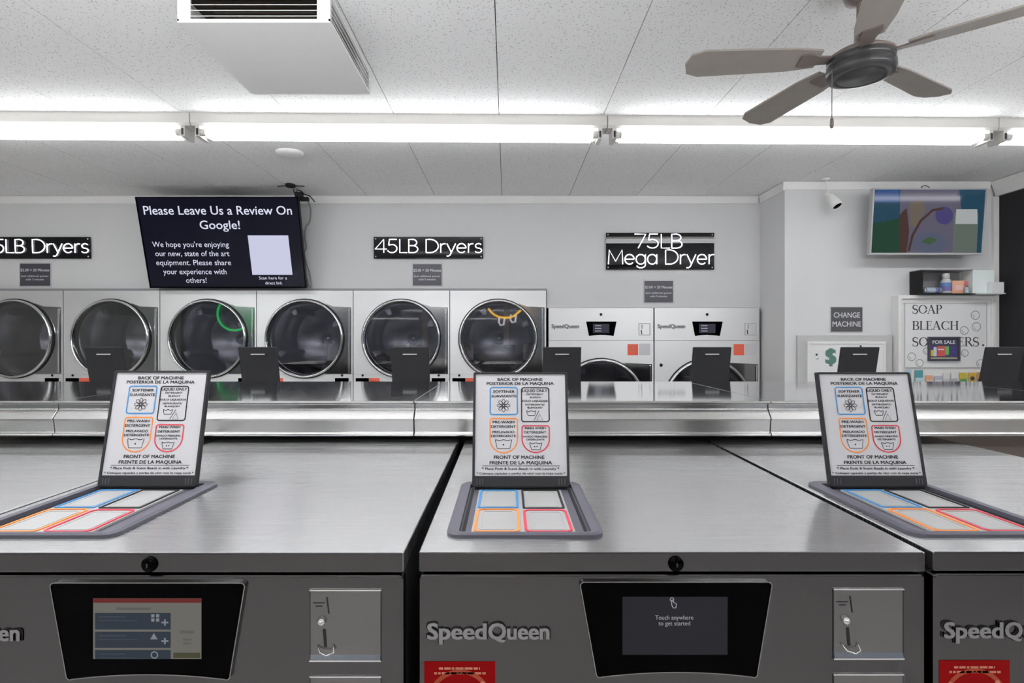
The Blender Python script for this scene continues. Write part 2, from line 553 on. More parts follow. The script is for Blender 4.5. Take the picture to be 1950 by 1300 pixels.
def lid_art(m, t):
    def fn(u, v, k): return FRONT((u - 620) * 0.0001895, (1285 - v) * 0.0001855, k)
    B = 0.026
    def tx(s, x, y, h, wd, b=B, key='black'):
        V, Fc, cap, a, c = text_geo(s, b, 0)
        m.add([fn(x + (p[0] - (a + c) / 2) * wd / (c - a), y - (p[1] - cap / 2) * h / cap, t + 0.0004 + p[2]) for p in V], Fc, key)
    tx('BACK OF MACHINE', 615, 94, 33, 500); tx('POSTERIOR DE LA MAQUINA', 618, 141, 31, 745)
    tx('SOFTENER', 437, 232, 27, 238); tx('SUAVIZANTE', 438, 283, 27, 274)
    tx('LIQUID ONLY', 778, 222, 29, 278); tx('DETERGENT', 778, 263, 18, 188); tx('BLEACH', 785, 297, 17, 125)
    tx('SOLO LIQUIDOS', 778, 338, 21, 282); tx('DETERGENTE/', 778, 380, 18, 212); tx('BLANQUEO', 778, 413, 18, 165)
    tx('PRE-WASH', 433, 573, 27, 238); tx('DETERGENT', 433, 623, 27, 272); tx('PRELAVADO', 433, 683, 25, 238); tx('DETERGENTE', 433, 726, 25, 270)
    tx('MAIN WASH', 780, 640, 24, 228); tx('DETERGENT', 778, 687, 24, 242); tx('LAVADO PRINCIPAL', 778, 733, 19, 268); tx('DETERGENTE', 780, 766, 18, 196)
    tx('FRONT OF MACHINE', 602, 957, 35, 545); tx('FRENTE DE LA MAQUINA', 620, 1016, 35, 672)
    tx('* Place Pods & Scent Beads in with Laundry *', 617, 1080, 24, 830, 0.02)
    tx('* Coloque capsulas y perlas de olor con la ropa sucia *', 620, 1130, 22, 950, 0.02)
    m.band([(205, 1051), (1040, 1051)], 5, fn, t + 0.0004, 'black')
    m.band(rrect(287, 585, 187, 490, 26), 14, fn, t + 0.0004, 'blue', True)
    m.band(rrect(632, 933, 190, 568, 26), 13, fn, t + 0.0004, 'black', True)
    for (a, b, top, r, key) in ((287, 585, 535, 148, 'orange'), (635, 931, 615, 148, 'redp')):
        bot = {'orange': 908, 'redp': 906}[key]
        p = [(a + 24, top), (b - 24, top)] + circ(b - 24, top + 24, 24, 5, a0=-90, a1=0) + circ((a + b) / 2, bot - r, (b - a) / 2, 20, ry=r, a0=0, a1=180) + circ(a + 24, top + 24, 24, 5, a0=180, a1=270)
        m.band(p, 14, fn, t + 0.0004, key, True)
    for i in range(8):
        a = i * PI / 4
        pet = []
        for q in range(14):
            s = 2 * PI * q / 14
            r, o = 40 + 30 * math.cos(s), 17 * math.sin(s)
            pet.append((433 + r * math.cos(a) - o * math.sin(a), 390 + r * math.sin(a) + o * math.cos(a)))
        m.band(pet, 6, fn, t + 0.0004, 'black', True)
    def basin(a, b, y0, y1, sh, wv=True):
        top = [(a + (b - a) * i / 8, y0 + (6 if i % 4 == 2 else (-6 if i % 4 == 0 else 0)) * (1 if wv else 0)) for i in range(9)]
        m.band(top + [(b - sh, y1), (a + sh, y1), (a, y0)], 7, fn, t + 0.0004, 'black')
    basin(345, 523, 772, 864, 20); m.flat(circ(433, 822, 9, 10), fn, t + 0.0004, 'black')
    basin(716, 850, 806, 876, 20); m.flat(circ(770, 842, 7, 10), fn, t + 0.0004, 'black'); m.flat(circ(796, 842, 7, 10), fn, t + 0.0004, 'black')
    basin(685, 790, 452, 500, 16)
    m.band([(822, 448), (766, 556)], 6, fn, t + 0.0004, 'black')
    m.band([(828, 482), (797, 552), (860, 552)], 6, fn, t + 0.0004, 'black', True)


def make_dispenser(t, art, cx=LC):
    # frame
    m = MB()
    x0, x1, y0, y1 = cx - 0.1225, cx + 0.1225, 0.0548, 0.376
    z0, zt = H, H + 0.008
    out = rrect(x0, x1, y0, y1, 0.022); mid = rrect(x0 + 0.006, x1 - 0.006, y0 + 0.003, y1 - 0.006, 0.017)
    inn = rrect(cx - 0.103, cx + 0.103, 0.0625, 0.35, 0.006)
    n = len(out)
    v = [(*p, z0) for p in out] + [(*p, zt - 0.003) for p in out] + [(*p, zt) for p in mid] + [(*p, zt) for p in inn] + [(*p, z0 + 0.001) for p in inn]
    f = []
    for k in range(4):
        for q in range(n):
            r = (q + 1) % n
            f.append((k * n + q, k * n + r, (k + 1) * n + r, (k + 1) * n + q))
    f.append(tuple(4 * n + q for q in range(n)))
    m.add(v, f, 'greyplastic')
    # dark groove rails beside the tray
    for s in (-1, 1): m.box(cx + s * 0.097 - 0.0025, cx + s * 0.097 + 0.0025, 0.075, 0.34, z0 + 0.0012, z0 + 0.0024, 'blackplastic')
    fr = m.build('dispenser_frame', t)
    m = MB()
    tx = cx
    a0, a1, b0, b1 = tx - 0.084, tx + 0.079, 0.066, 0.313
    m.box(a0, a1, b0, b1, z0 + 0.0015, z0 + 0.0050, 'offwhite')
    zt2 = z0 + 0.0054
    mx, my = tx - 0.004, 0.186
    for key, (p0, p1, q0, q1), uni in (('blue', (a0 + 0.003, mx - 0.003, my + 0.006, b1 - 0.003), 0), ('black', (mx + 0.004, a1 - 0.004, my + 0.003, b1 - 0.003), 0),
                                      ('orange', (a0 + 0.003, mx - 0.003, b0 + 0.002, my), 1), ('redp', (mx + 0.004, a1 - 0.003, b0 + 0.002, my - 0.004), 1)):
        o = rrect(p0, p1, q0, q1, 0.004 if not uni else 0.012); i_ = rrect(p0 + 0.004, p1 - 0.004, q0 + 0.004, q1 - 0.004, 0.002 if not uni else 0.009)
        m.ring(o, i_, TOP, z0 + 0.0049, zt2 + 0.0012, key)
        # cup below the flap
        c0 = rrect(p0 + 0.009, p1 - 0.009, q0 + 0.010, q1 - 0.010, 0.006); c1 = rrect(p0 + 0.012, p1 - 0.012, q0 + 0.013, q1 - 0.013, 0.005)
        m.ring(c0, c1, TOP, z0 + 0.0049, zt2 + 0.0004, 'offwhite')
    m.build('dispenser_tray', t)
    # lid, hinged at y = .325, leaning back
    th = math.radians(12.3)
    lid = bpy.data.objects.new('lid', None); COL.objects.link(lid); lid.parent = t
    lid.location = (cx, 0.325, H + 0.006); lid.rotation_euler = (-th, 0, 0); lid.empty_display_size = 0.05
    m = MB()
    LW, LL = 0.0987, 0.236
    m.box(-LW, LW, 0.0, 0.007, 0.002, LL, 'lidplastic')
    m.ring(rrect(-LW, LW, 0.002, LL, 0.005), rrect(-LW + 0.005, LW - 0.005, 0.0235, LL - 0.004, 0.002), FRONT, 0.0, 0.0035, 'lidplastic')
    for s in (-1, 1):
        for k in range(3):
            q = s * (LW - 0.010 - 0.006 * k)
            m.box(q - 0.0008, q + 0.0008, -0.0045, 0, 0.006, 0.0185, 'greyplastic')
    m.build('lid_panel', lid, bevel=0.0012)
    m = MB(); m.tube([(-LW + 0.006, 0.002, 0.001), (LW - 0.006, 0.002, 0.001)], 0.0045, 'blackplastic', 10); m.build('hinge', lid)
    m = MB()
    m.tube([(-0.036, 0.0085, LL * 0.845), (-0.030, 0.0105, LL * 0.848), (0.030, 0.0105, LL * 0.848), (0.036, 0.0085, LL * 0.845)], 0.0032, paint('pale grip', (205, 205, 205)), 8)
    m.box(-0.042, 0.042, 0.0069, 0.0078, LL * 0.80, LL * 0.84, 'blackplastic')
    m.build('lid_grip', lid)
    if art:
        m = MB()
        m.box(-LW + 0.005, LW - 0.005, -0.0012, -0.0002, 0.0238, LL - 0.0042, 'white')
        lid_art(m, 0.0012)
        m.build('instruction_sheet', lid)


def screen_idle(m, fn):
    m.flat([(1184, 1135), (1383, 1135), (1383, 1245), (1184, 1245)], fn, 0.0048, emis('idle screen', (30, 30, 37), 0.75))
    k = emis('screen grey text', (128, 128, 134), 1.0)
    for s, y, wd in (('Touch anywhere', 1174, 72), ('to get started', 1185, 60)):
        V, Fc, cap, a, c = text_geo(s, 0.004, 0)
        m.add([fn(1282 + (p[0] - (a + c) / 2) * wd / (c - a), y - (p[1] - cap / 2) * 8 / cap, 0.0052 + p[2]) for p in V], Fc, k)
    # pointing hand sign
    m.band(circ(1277.5, 1140, 3.5, 10), 1.4, fn, 0.0052, k, True)
    m.band([(1277, 1141), (1277, 1150), (1280, 1156), (1285, 1156), (1286, 1148), (1281, 1146), (1280, 1141)], 1.8, fn, 0.0052, k, True)


def screen_menu(m, fn):
    R = lambda a, b, c, d, key, t=0.0052: m.flat([(a, c), (b, c), (b, d), (a, d)], fn, t, key)
    dx = 1285 - 279
    bg = emis('menu beige', (100, 98, 93), 0.8)
    R(178 + dx, 380 + dx, 1136, 1249, bg, 0.0048)
    R(178 + dx, 380 + dx, 1136, 1144, emis('menu red', (96, 30, 30), 0.8))
    row = emis('menu slate', (38, 47, 58), 0.8)
    ic = emis('menu icon', (120, 124, 128), 0.8)
    dim = emis('menu dim line', (56, 66, 76), 0.8)
    for (a, b) in ((1163, 1194), (1198, 1228), (1232, 1249)):
        R(182 + dx, 323 + dx, a, b, row)
        yc = (a + b) / 2 + 2
        if b < 1249: R(306 + dx, 319 + dx, yc - 1.5, yc + 1.5, ic, 0.0056); R(311 + dx, 314 + dx, yc - 6, yc + 6, ic, 0.0056)
        R(190 + dx, 240 + dx, a + 6, a + 8, dim, 0.0056); R(190 + dx, 262 + dx, a + 13, a + 14.5, dim, 0.0056)
    for a in (287, 296):
        for b in (1165, 1173): R(a + dx, a + 6 + dx, b, b + 6, ic, 0.0056)
    m.flat([(292 + dx, 1200), (299 + dx, 1212), (285 + dx, 1212)], fn, 0.0056, ic)
    m.band(circ(293 + dx, 1241, 6, 14), 2.2, fn, 0.0056, ic, True)
    R(328 + dx, 378 + dx, 1237, 1247, emis('menu olive', (62, 62, 44), 0.8))
    k = emis('menu pale text', (84, 84, 82), 0.8)
    R(222 + dx, 285 + dx, 1153, 1157, k, 0.0056)
    R(340 + dx, 366 + dx, 1196, 1201, k, 0.0056); R(346 + dx, 361 + dx, 1211, 1214, k, 0.0056); R(346 + dx, 361 + dx, 1218, 1221, k, 0.0056)


def make_washer(label, group, screen='idle', art=True, sticker=True):
    t = thing('washer', label, 'washing machine', (0, 0, 0), (0, 0, 0), group)
    m = MB()
    m.box(-WW / 2 + 0.003, WW / 2 - 0.003, 0.012, DEP - 0.01, 0, H - 0.031, 'cabinet')
    m.build('cabinet', t)
    m = MB()
    fh = wz_(1096)
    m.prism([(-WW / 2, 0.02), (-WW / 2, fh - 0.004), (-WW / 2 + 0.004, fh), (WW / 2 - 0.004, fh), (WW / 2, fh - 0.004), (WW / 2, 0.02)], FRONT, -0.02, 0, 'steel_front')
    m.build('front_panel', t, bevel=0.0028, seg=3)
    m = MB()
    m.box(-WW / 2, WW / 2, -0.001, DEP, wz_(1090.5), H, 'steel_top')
    # the cap's front face carries the darkened vertical-brushed steel
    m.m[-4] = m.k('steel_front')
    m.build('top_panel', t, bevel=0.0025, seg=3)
    m = MB()
    m.lathe([(0.0, -0.0065), (0.004, -0.0062), (0.0042, -0.0045), (0.0088, -0.005), (0.0108, -0.0025), (0.0108, 0)], 'blackgloss', (wx_(1286.5), -0.001, wz_(1074.5)), 'y', 28)
    m.box(wx_(1286.5) - 0.001, wx_(1286.5) + 0.001, -0.008, -0.007, wz_(1078), wz_(1071), 'cabinet')
    m.build('lock', t)
    # control panel with bezel and screen
    def cf(u, v, k): return (wx_(u), -k, wz_(v))
    def trap(g):
        top, bl = 1108 - g, 1286 + g
        p = [(1112 - g, top), (1459 + g, top)] + circ(1459, 1115, 7 + g, 5, a0=-90, a1=-8) + [(1439 + g, 1277)] + circ(1432, 1280, 7 + g, 4, a0=5, a1=85)
        for i in range(13):
            u = i / 12
            p.append((1430 - 286 * u, bl - 9 * (1 - (2 * u - 1) ** 2)))
        p += circ(1142, 1280, 7 + g, 4, a0=95, a1=175) + circ(1112, 1115, 7 + g, 5, a0=188, a1=270)
        return p
    m = MB(); m.prism(trap(0), cf, 0.0, 0.0045, 'blackgloss'); cp = m.build('control_panel', t)
    m = MB(); m.ring(trap(1.7), trap(0), cf, 0.0, 0.0055, 'steel_plate'); m.build('bezel', cp)
    m = MB(); (screen_idle if screen == 'idle' else screen_menu)(m, cf); m.build('screen', cp)
    # coin boxes, recess imitated: chrome strips for edge glints, dark strips for shaded sides
    for (y0, y1, kind) in ((1122, 1256, 'coin_slot_plate'), (1284, 1420, 'coin_drawer')):
        m = MB()
        o = [(wx_(1586), wz_(y1)), (wx_(1720), wz_(y1)), (wx_(1720), wz_(y0)), (wx_(1586), wz_(y0))]
        g = 0.0022
        i1 = [(wx_(1586) + g, wz_(y1) + g), (wx_(1720) - g, wz_(y1) + g), (wx_(1720) - g, wz_(y0) - g), (wx_(1586) + g, wz_(y0) - g)]
        g = 0.0075
        i2 = [(wx_(1586) + g, wz_(y1) + g * 1.5), (wx_(1720) - g, wz_(y1) + g * 1.5), (wx_(1720) - g, wz_(y0) - g), (wx_(1586) + g, wz_(y0) - g)]
        xa, xb, za, zb_ = wx_(1586), wx_(1720), wz_(y1), wz_(y0)
        m.box(xa, xb, -0.0008, 0.001, za, zb_, 'coin_steel')
        m.box(xa, xb, -0.0022, -0.0004, zb_ - 0.0016, zb_, 'chrome'); m.box(xa, xb, -0.0030, -0.0004, za, za + 0.0020, 'chrome')
        for q in (xa, xb - 0.0012): m.box(q, q + 0.0012, -0.0012, -0.0004, za + 0.002, zb_ - 0.0016, 'cabinet')
        m.prism([(0.0, za + 0.002), (0.0, za + 0.009), (0.0022, za + 0.002)], lambda p, q, k: (k, -0.0008 - p, q), xa + 0.0012, xb - 0.0012, 'chrome')
        cpn = m.build(kind, t)
        if kind == 'coin_slot_plate':
            m = MB()
            L = lambda a, b, c, d, wd: m.band([(wx_(a), wz_(b)), (wx_(c), wz_(d))], wd, FRONT, 0.0013, 'black')
            L(1618, 1136, 1622, 1167, 0.0018)
            m.build('coin_slot', cpn)
            m = MB()
            L(1613, 1196, 1616, 1230, 0.0042)
            m.build('return_slot', cpn)
            m = MB()
            for yy, aa, bb in ((1147, 1592, 1614), (1153, 1597, 1610)): L(aa, yy, bb, yy, 0.0011)
            m.build('slot_marking', cpn)
            m = MB(); m.lathe([(0, -0.0085), (0.004, -0.0075), (0.006, -0.004), (0.0062, -0.0008)], 'chrome', (wx_(1609), 0, wz_(1181)), 'y', 20); m.build('return_button', cpn)
            m = MB()
            m.tube([(wx_(1601), -0.0015, wz_(1226)), (wx_(1608), -0.007, wz_(1236)), (wx_(1621), -0.010, wz_(1239)), (wx_(1633), -0.007, wz_(1236)), (wx_(1631), -0.0015, wz_(1225))], 0.0012, 'chrome', 6)
            m.build('coin_cup', cpn)
        else:
            m = MB(); m.lathe([(0, -0.012), (0.016, -0.011), (0.019, -0.004), (0.019, -0.0008)], 'chrome', ((wx_(1586) + wx_(1720)) / 2, 0, wz_(1335)), 'y', 24); m.build('drawer_lock', cpn)
    # chrome brand letters
    m = MB()
    for (key, t0, bold, ex) in (('black', 0.0006, 0.062, 0.0005), ('badge', 0.002, 0.032, 0.0017)):
        for s, a, b in (('Speed', 814, 927), ('Queen', 930, 1046)):
            V, Fc, cap, x0, x1 = text_geo(s, bold, 0, ex)
            g = 2.6 if key == 'black' else 0
            a, b = a - g, b + g
            cap0 = text_geo('S', 0.032, 0)[2]
            m.add([(wx_(a + (p[0] - x0) * (b - a) / (x1 - x0)), -t0 - p[2], wz_(1216 - p[1] * 29 / cap0)) for p in V], Fc, key)
    m.build('brand_letters', t)
    if sticker:
        m = MB()
        m.box(wx_(808), wx_(943), -0.0006, 0.0004, wz_(1420), wz_(1261), 'red')
        S = lambda p, wd, key: m.band([(wx_(q[0]), wz_(q[1])) for q in p], wd, FRONT, 0.0009, key)
        for (a, b, y) in ((836, 914, 1274), (827, 925, 1283)):
            x = a
            while x < b:
                e = min(b, x + random.choice((5, 8, 12, 15)))
                S([(x, y), (e, y)], 0.0032, 'stickerpale'); x = e + 2.2
        S(circ(876, 1338, 58, 30, a0=180, a1=360), 0.006, 'stickerorange')
        m.flat([(wx_(p[0]), wz_(p[1])) for p in circ(829, 1308, 6, 12)], FRONT, 0.0010, 'stickerpale')
        m.flat([(wx_(p[0]), wz_(p[1])) for p in circ(919, 1305, 5, 12, ry=7)], FRONT, 0.0010, 'stickerpale')
        m.build('sticker', t)
    # porthole door, below the frame of the photograph
    dz = 0.50
    m = MB(); m.lathe([(0.235, 0), (0.235, -0.02), (0.222, -0.035), (0.19, -0.035), (0.178, -0.015), (0.178, 0.004)], 'chrome', (0, 0, dz), 'y', 40); d = m.build('door', t)
    m = MB(); m.lathe([(0.178, -0.012), (0.14, -0.004), (0.08, 0.0), (0.0, 0.0)], 'blackgloss', (0, 0, dz), 'y', 40); m.build('door_glass', d)
    m = MB(); m.tube([(0.205, -0.03, dz - 0.06), (0.21, -0.06, dz - 0.05), (0.21, -0.06, dz + 0.05), (0.205, -0.03, dz + 0.06)], 0.009, 'blackplastic', 8); m.build('door_handle', d)
    make_dispenser(t, art)
    return t


PAD1 = CZ - 0.304 - H
g1 = 'front row of washers with lids open'
wm = make_washer('middle front washer, screen reading Touch anywhere to get started', g1)
wm.location = (0.2366, 0.8, PAD1)
wl = make_washer('left front washer with a blue and beige menu lit on its screen', g1, 'menu')
wl.location = (-0.5107, 0.788, PAD1 + 0.004)
wr = copy_tree(wm); wr['label'] = 'right front washer, cut off by the right edge of the photo'
wr.location = (0.9785, 0.803, PAD1)
wf = copy_tree(wm); wf['label'] = 'washer beyond the left one, only a sliver of its steel top showing at left edge'
wf.location = (-1.258, 0.79, PAD1)
for root, dx in ((wr, -0.018),):
    for ch in root.children:
        if ch.name.split('.')[0] in ('dispenser_frame', 'dispenser_tray', 'lid'): ch.location.x += dx

wb = make_washer('x', 'back row of washers seen from behind', art=True, sticker=False)
S2 = 1.04
PAD2 = CZ - 0.282 - H * S2
lids = [(197.5, 'back row washer with charcoal lid raised before the second dryer from left edge'),
        (491, 'back row washer with charcoal lid raised left of the fourth dryer door'),
        (780.5, 'back row washer with charcoal lid covering bottom of the fifth round dryer door'),
        (1070.5, 'back row washer whose charcoal lid hides left side of the first smaller screen dryer'),
        (1356, 'back row washer with charcoal lid covering the round door of the rightmost dryer'),
        (1637.5, 'back row washer with charcoal lid raised beside the green dollar sign'),
        (1913, 'back row washer with charcoal lid at far right, in front of the soap poster edge')]
for i, (px, lb) in enumerate(lids):
    o = wb if i == 0 else copy_tree(wb)
    o['label'] = lb
    o.rotation_euler = (0, 0, PI)
    o.scale = (S2, S2, S2)
    o.location = (X(px, 3.0) + LC * S2, 3.053 + 0.325 * S2, PAD2)
m = MB(); m.box(-1.66, 1.36, 0.83, 1.81, 0, PAD1 - 0.0005, 'floor'); struct(m.build('plinth'))
m = MB(); m.box(-2.9, 3.0, 2.36, 3.36, 0, PAD2 - 0.0005, 'floor'); struct(m.build('plinth'))
m = MB(); m.box(-2.4, 2.87, 1.84, 2.32, 0, Z(832, 1.63) - 0.004, paint('partition brown', (124, 113, 106))); struct(m.build('wall_partition'))

# steel cover between the two rows, in sections
def bulk(x0, x1, label):
    yf, yb = 1.63, 2.40
    zt, zb = Z(763, 1.63), Z(829, 1.63)
    pr = [(yf - 0.004, zt), (yf - 0.008, zt - 0.004), (yf - 0.004, zt - 0.008), (yf + 0.012, zt - 0.012), (yf + 0.012, zt - 0.026), (yf - 0.010, zt - 0.052),
          (yf - 0.006, zt - 0.057), (yf - 0.002, zb + 0.010), (yf - 0.010, zb + 0.006), (yf - 0.010, zb), (yb, zb), (yb, zt)]
    t = thing('bulkhead_cover', label, 'steel cover', (0, 0, 0), group='steel bulkhead sections between the washer rows')
    m = MB(); m.prism(pr, lambda p, q, s: (s, p, q), x0 + 0.0012, x1 - 0.0012, 'steel_bulk'); m.m[-1] = m.k('steel_cover')
    m.build('cover_sheet', t, bevel=0.0012)
    return t
bx = [X(p, 1.63) for p in (-580, 105, 789, 1466, 2150, 2830)]
for a, b, n in zip(bx[:-1], bx[1:], ('polished steel cover section at far left edge, left of the first vertical seam', 'polished steel cover section behind the left washer lid',
                                     'polished steel cover section behind the middle washer lid', 'polished steel cover section behind the right washer lid, reflecting poster letters',
                                     'polished steel cover section past the end of the washer row at far right')):
    bulk(a, b, n)

# ------------------------------------------------------------------ dryers
def hole_panel(m, x0, x1, z0, z1, cx, cz, r, y0, y1, key, n=64):
    """flat panel with a round hole, thickness y0 (front) to y1"""
    ci = [(cx + r * math.cos(2 * PI * i / n), cz + r * math.sin(2 * PI * i / n)) for i in range(n)]
    ou = []
    for i in range(n):
        dx, dz = math.cos(2 * PI * i / n), math.sin(2 * PI * i / n)
        k = min([((x1 - cx) / dx if dx > 1e-9 else (x0 - cx) / dx if dx < -1e-9 else 1e9), ((z1 - cz) / dz if dz > 1e-9 else (z0 - cz) / dz if dz < -1e-9 else 1e9)])
        ou.append((cx + dx * k, cz + dz * k))
    for c in ((x0, z0), (x0, z1), (x1, z0), (x1, z1)):
        j = min(range(n), key=lambda i: (ou[i][0] - c[0]) ** 2 + (ou[i][1] - c[1]) ** 2)
        ou[j] = c
    m.ring(ou, ci, lambda p, q, t: (p, t, q), y1, y0, key)


def dryer_pocket(t, cx, cz, r, w2, zlo, zhi, plate=True):
    """door ring, glass, drum for one opening"""
    m = MB()
    m.lathe([(r * 1.0, -0.002), (r * 1.0, -0.012), (r * 0.985, -0.014), (r * 0.98, -0.004)], 'black', (cx, 0, cz), 'y', 64)
    m.lathe([(r * 0.98, -0.004), (r * 0.975, -0.032), (r * 0.955, -0.040), (r * 0.935, -0.040), (r * 0.925, -0.030), (r * 0.915, -0.012)], 'chrome', (cx, 0, cz), 'y', 64)
    m.lathe([(r * 0.915, -0.012), (r * 0.912, 0.04)], 'blackplastic', (cx, 0, cz), 'y', 64)
    d = m.build('door', t)
    m = MB(); m.lathe([(r * 0.914, -0.016), (r * 0.5, -0.016), (0, -0.016)], 'glass', (cx, 0, cz), 'y', 64, smooth=False); m.build('door_glass', d)
    m = MB()
    rd = r * 0.87
    m.lathe([(r * 0.914, 0.04), (rd, 0.045), (rd, 0.62), (rd * 0.97, 0.64), (0, 0.64)], 'steel_drum', (cx, 0, cz), 'y', 48)
    for i in range(4):
        a = i * PI / 2 + 0.5
        c, s = math.cos(a), math.sin(a)
        e = [(rd * 0.99, 0.03), (rd * 0.80, 0.015), (rd * 0.80, -0.015), (rd * 0.99, -0.03)]
        m.prism(e, lambda p, q, y: (cx + p * c - q * s, y, cz + p * s + q * c), 0.10, 0.60, 'steel_drum')
    m.lathe([(0, 0.615), (0.05, 0.62), (0.06, 0.638)], 'chrome', (cx, 0, cz), 'y', 24)
    m.build('drum', t)
    if plate:
        m = MB()
        x1 = w2 - 0.014
        p = [(x1, zlo), (x1, zhi), (cx + r * 0.72, zhi + 0.008), (cx + r * 0.5, cz + r * 0.885)]
        p += [(cx + r * 1.003 * math.cos(a), cz + r * 1.003 * math.sin(a)) for a in [math.radians(60 - 6 * i) for i in range(21)]]
        p += [(cx + r * 0.5, zlo)]
        m.prism(p, FRONT, 0.0, 0.0035, 'steel_plate')
        lp = m.build('latch_plate', t)
        m = MB(); m.box(x1 - 0.026, x1 - 0.010, -0.013, -0.0035, zlo + 0.01, zhi - 0.01, 'chrome'); m.build('latch_strip', lp, bevel=0.003)


def cabinet(m, w, h, d=0.9):
    k = 'cabinet'
    m.box(-w / 2 + 0.002, -w / 2 + 0.010, 0.004, d, 0, h, k); m.box(w / 2 - 0.010, w / 2 - 0.002, 0.004, d, 0, h, k)
    m.box(-w / 2 + 0.010, w / 2 - 0.010, 0.02, d, h - 0.01, h, k); m.box(-w / 2 + 0.010, w / 2 - 0.010, d - 0.01, d, 0, h - 0.01, k)


YD = 5.05
PD = YD / F
def make_dryer45(label):
    w = 184 * PD - 0.006
    t = thing('stack_dryer', label, 'dryer', (0, YD, 0), (0, 0, 0), 'stacked dryers along the back wall')
    h = DT45
    zc = Z(644.5, YD); r = 76 * PD
    zs1, zs0 = Z(712.5, YD), Z(731, YD) - 0.06
    m = MB(); cabinet(m, w, h); m.build('cabinet', t)
    m = MB(); hole_panel(m, -w / 2, w / 2, zs1 + 0.001, h, 0, zc, r * 0.96, 0.0, 0.006, 'steel_dryer'); m.build('upper_panel', t)
    zl = 0.5
    m = MB(); hole_panel(m, -w / 2, w / 2, 0.05, zs0 - 0.001, 0, zl, r * 0.96, 0.0, 0.006, 'steel_dryer'); m.build('lower_panel', t)
    dryer_pocket(t, 0, zc, r, w / 2, zs1 + 0.004, Z(585, YD))
    dryer_pocket(t, 0, zl, r, w / 2, 0.12, 0.88, False)
    u = lambda px: (px - 212.5) * PD
    m = MB(); m.box(-w / 2, w / 2, 0.0, 0.006, zs0, zs1, 'steel_dryer')
    for px in (138.5, 283.5): m.lathe([(0, -0.003), (0.011, -0.002), (0.011, 0)], 'blackplastic', (u(px), 0, Z(714.5, YD)), 'y', 14)
    c = m.build('control_strip', t)
    for a, b in ((125.5, 150.5), (270, 296)):
        m = MB(); m.box(u(a), u(b), -0.004, 0, Z(729, YD) - 0.03, Z(719.5, YD), 'blackgloss'); m.build('display', c)
    m = MB(); m.box(u(151), u(171), -0.0012, 0, Z(729, YD) - 0.03, Z(719.5, YD), 'redorange')
    m.band([(u(154), Z(723, YD)), (u(168), Z(723, YD))], 0.006, FRONT, 0.0016, 'stickerpale'); m.build('sticker', c)
    return t


names = ['stacked dryer at left edge of the photo, below the cropped white lettered sign',
         'stacked dryer second from left edge, its round door behind a charcoal lid',
         'stacked dryer under the big screen, green neon ring mirrored on its door glass',
         'stacked dryer under the right end of the hanging screen, fourth from left',
         'stacked dryer below the middle white lettered sign, fifth from left',
         'rightmost of the stacked dryers, yellow and white neon mirrored in its door']
d45 = None
for i, n in enumerate(names):
    o = make_dryer45(n) if d45 is None else copy_tree(d45)
    d45 = d45 or o
    o['label'] = n
    o.location.x = X(28.5 + 184 * i, YD)


def make_dryer75(label):
    w = 0.952
    h = DT75
    t = thing('large_dryer', label, 'dryer', (0, YD, 0), (0, 0, 0), 'large single dryers at right of back wall')
    u = lambda px: (px - 1144.5) * PD
    zc, r = Z(765, YD), 84 * PD
    zs = Z(648, YD)
    m = MB(); cabinet(m, w, h, 1.05); m.build('cabinet', t)
    m = MB(); m.box(-w / 2, w / 2, 0.0, 0.006, zs + 0.001, h, 'steel_dryer'); up = m.build('control_head', t, bevel=0.002)
    m = MB(); hole_panel(m, -w / 2, w / 2, 0.05, zs - 0.001, 0, zc, r * 0.96, 0.0, 0.006, 'steel_dryer')
    m.build('lower_panel', t)
    dryer_pocket(t, 0, zc, r, w / 2, zc - 0.3, Z(693, YD), True)
    m = MB(); m.lathe([(0, -0.004), (0.012, -0.003), (0.013, 0)], 'blackplastic', (u(1144.5), 0, Z(598.5, YD)), 'y', 16); m.build('lock', up)
    cf = lambda a, b, k: (u(a), -k, Z(b, YD))
    m = MB()
    m.prism([(1116, 612), (1174, 612), (1168.5, 639.5), (1157, 638), (1144.5, 637.3), (1133, 638), (1121.5, 639.5)], cf, 0, 0.004, 'blackgloss')
    m.flat([(1129, 616.5), (1160, 616.5), (1160, 634), (1129, 634)], cf, 0.0044, emis('dryer screen', (50, 50, 60), 1.0))
    kk = emis('dryer screen text', (140, 140, 150), 1.0)
    for yy in (620, 625, 630): m.band([(1133, yy), (1145, yy)], 0.008 / PD * PD / PD, cf, 0.0048, kk)
    m.build('display', up)
    m = MB()
    m.ring([(1216, 638), (1238, 638), (1238, 615.5), (1216, 615.5)], [(1217, 637), (1237, 637), (1237, 616.5), (1217, 616.5)], cf, 0, 0.004, 'chrome')
    m.band([(1222.5, 618), (1222.5, 626)], 1.2, cf, 0.0006, 'black'); m.band([(1221, 628), (1222, 636)], 2.0, cf, 0.0006, 'black')
    m.build('coin_slot_plate', up)
    m = MB()
    V, Fc, cap, x0, x1 = text_geo('SpeedQueen', 0.05, 0)
    m.add([(u(1050 + (p[0] - x0) * 53 / (x1 - x0)), -0.002 - p[2], Z(624.5 - p[1] * 7 / cap, YD)) for p in V], Fc, paint('badge grey', (118, 118, 120)))
    m.build('brand_letters', up)
    m = MB(); m.box(u(1195), u(1215), -0.0012, 0, Z(676, YD), Z(655, YD), 'redorange')
    for yy in (659, 664, 669): m.band([(1199, yy), (1211, yy)], 1.5, cf, 0.0016, 'stickerpale')
    m.build('sticker', t)
    m = MB(); m.box(u(1217), u(1238), -0.0012, 0, Z(676, YD), Z(654, YD), 'white'); m.build('paper_label', t)
    m = MB(); m.lathe([(0, -0.005), (0.014, -0.003), (0.015, 0)], 'blackplastic', (u(1057), 0, Z(695, YD)), 'y', 16); m.build('door_lock', t)
    return t


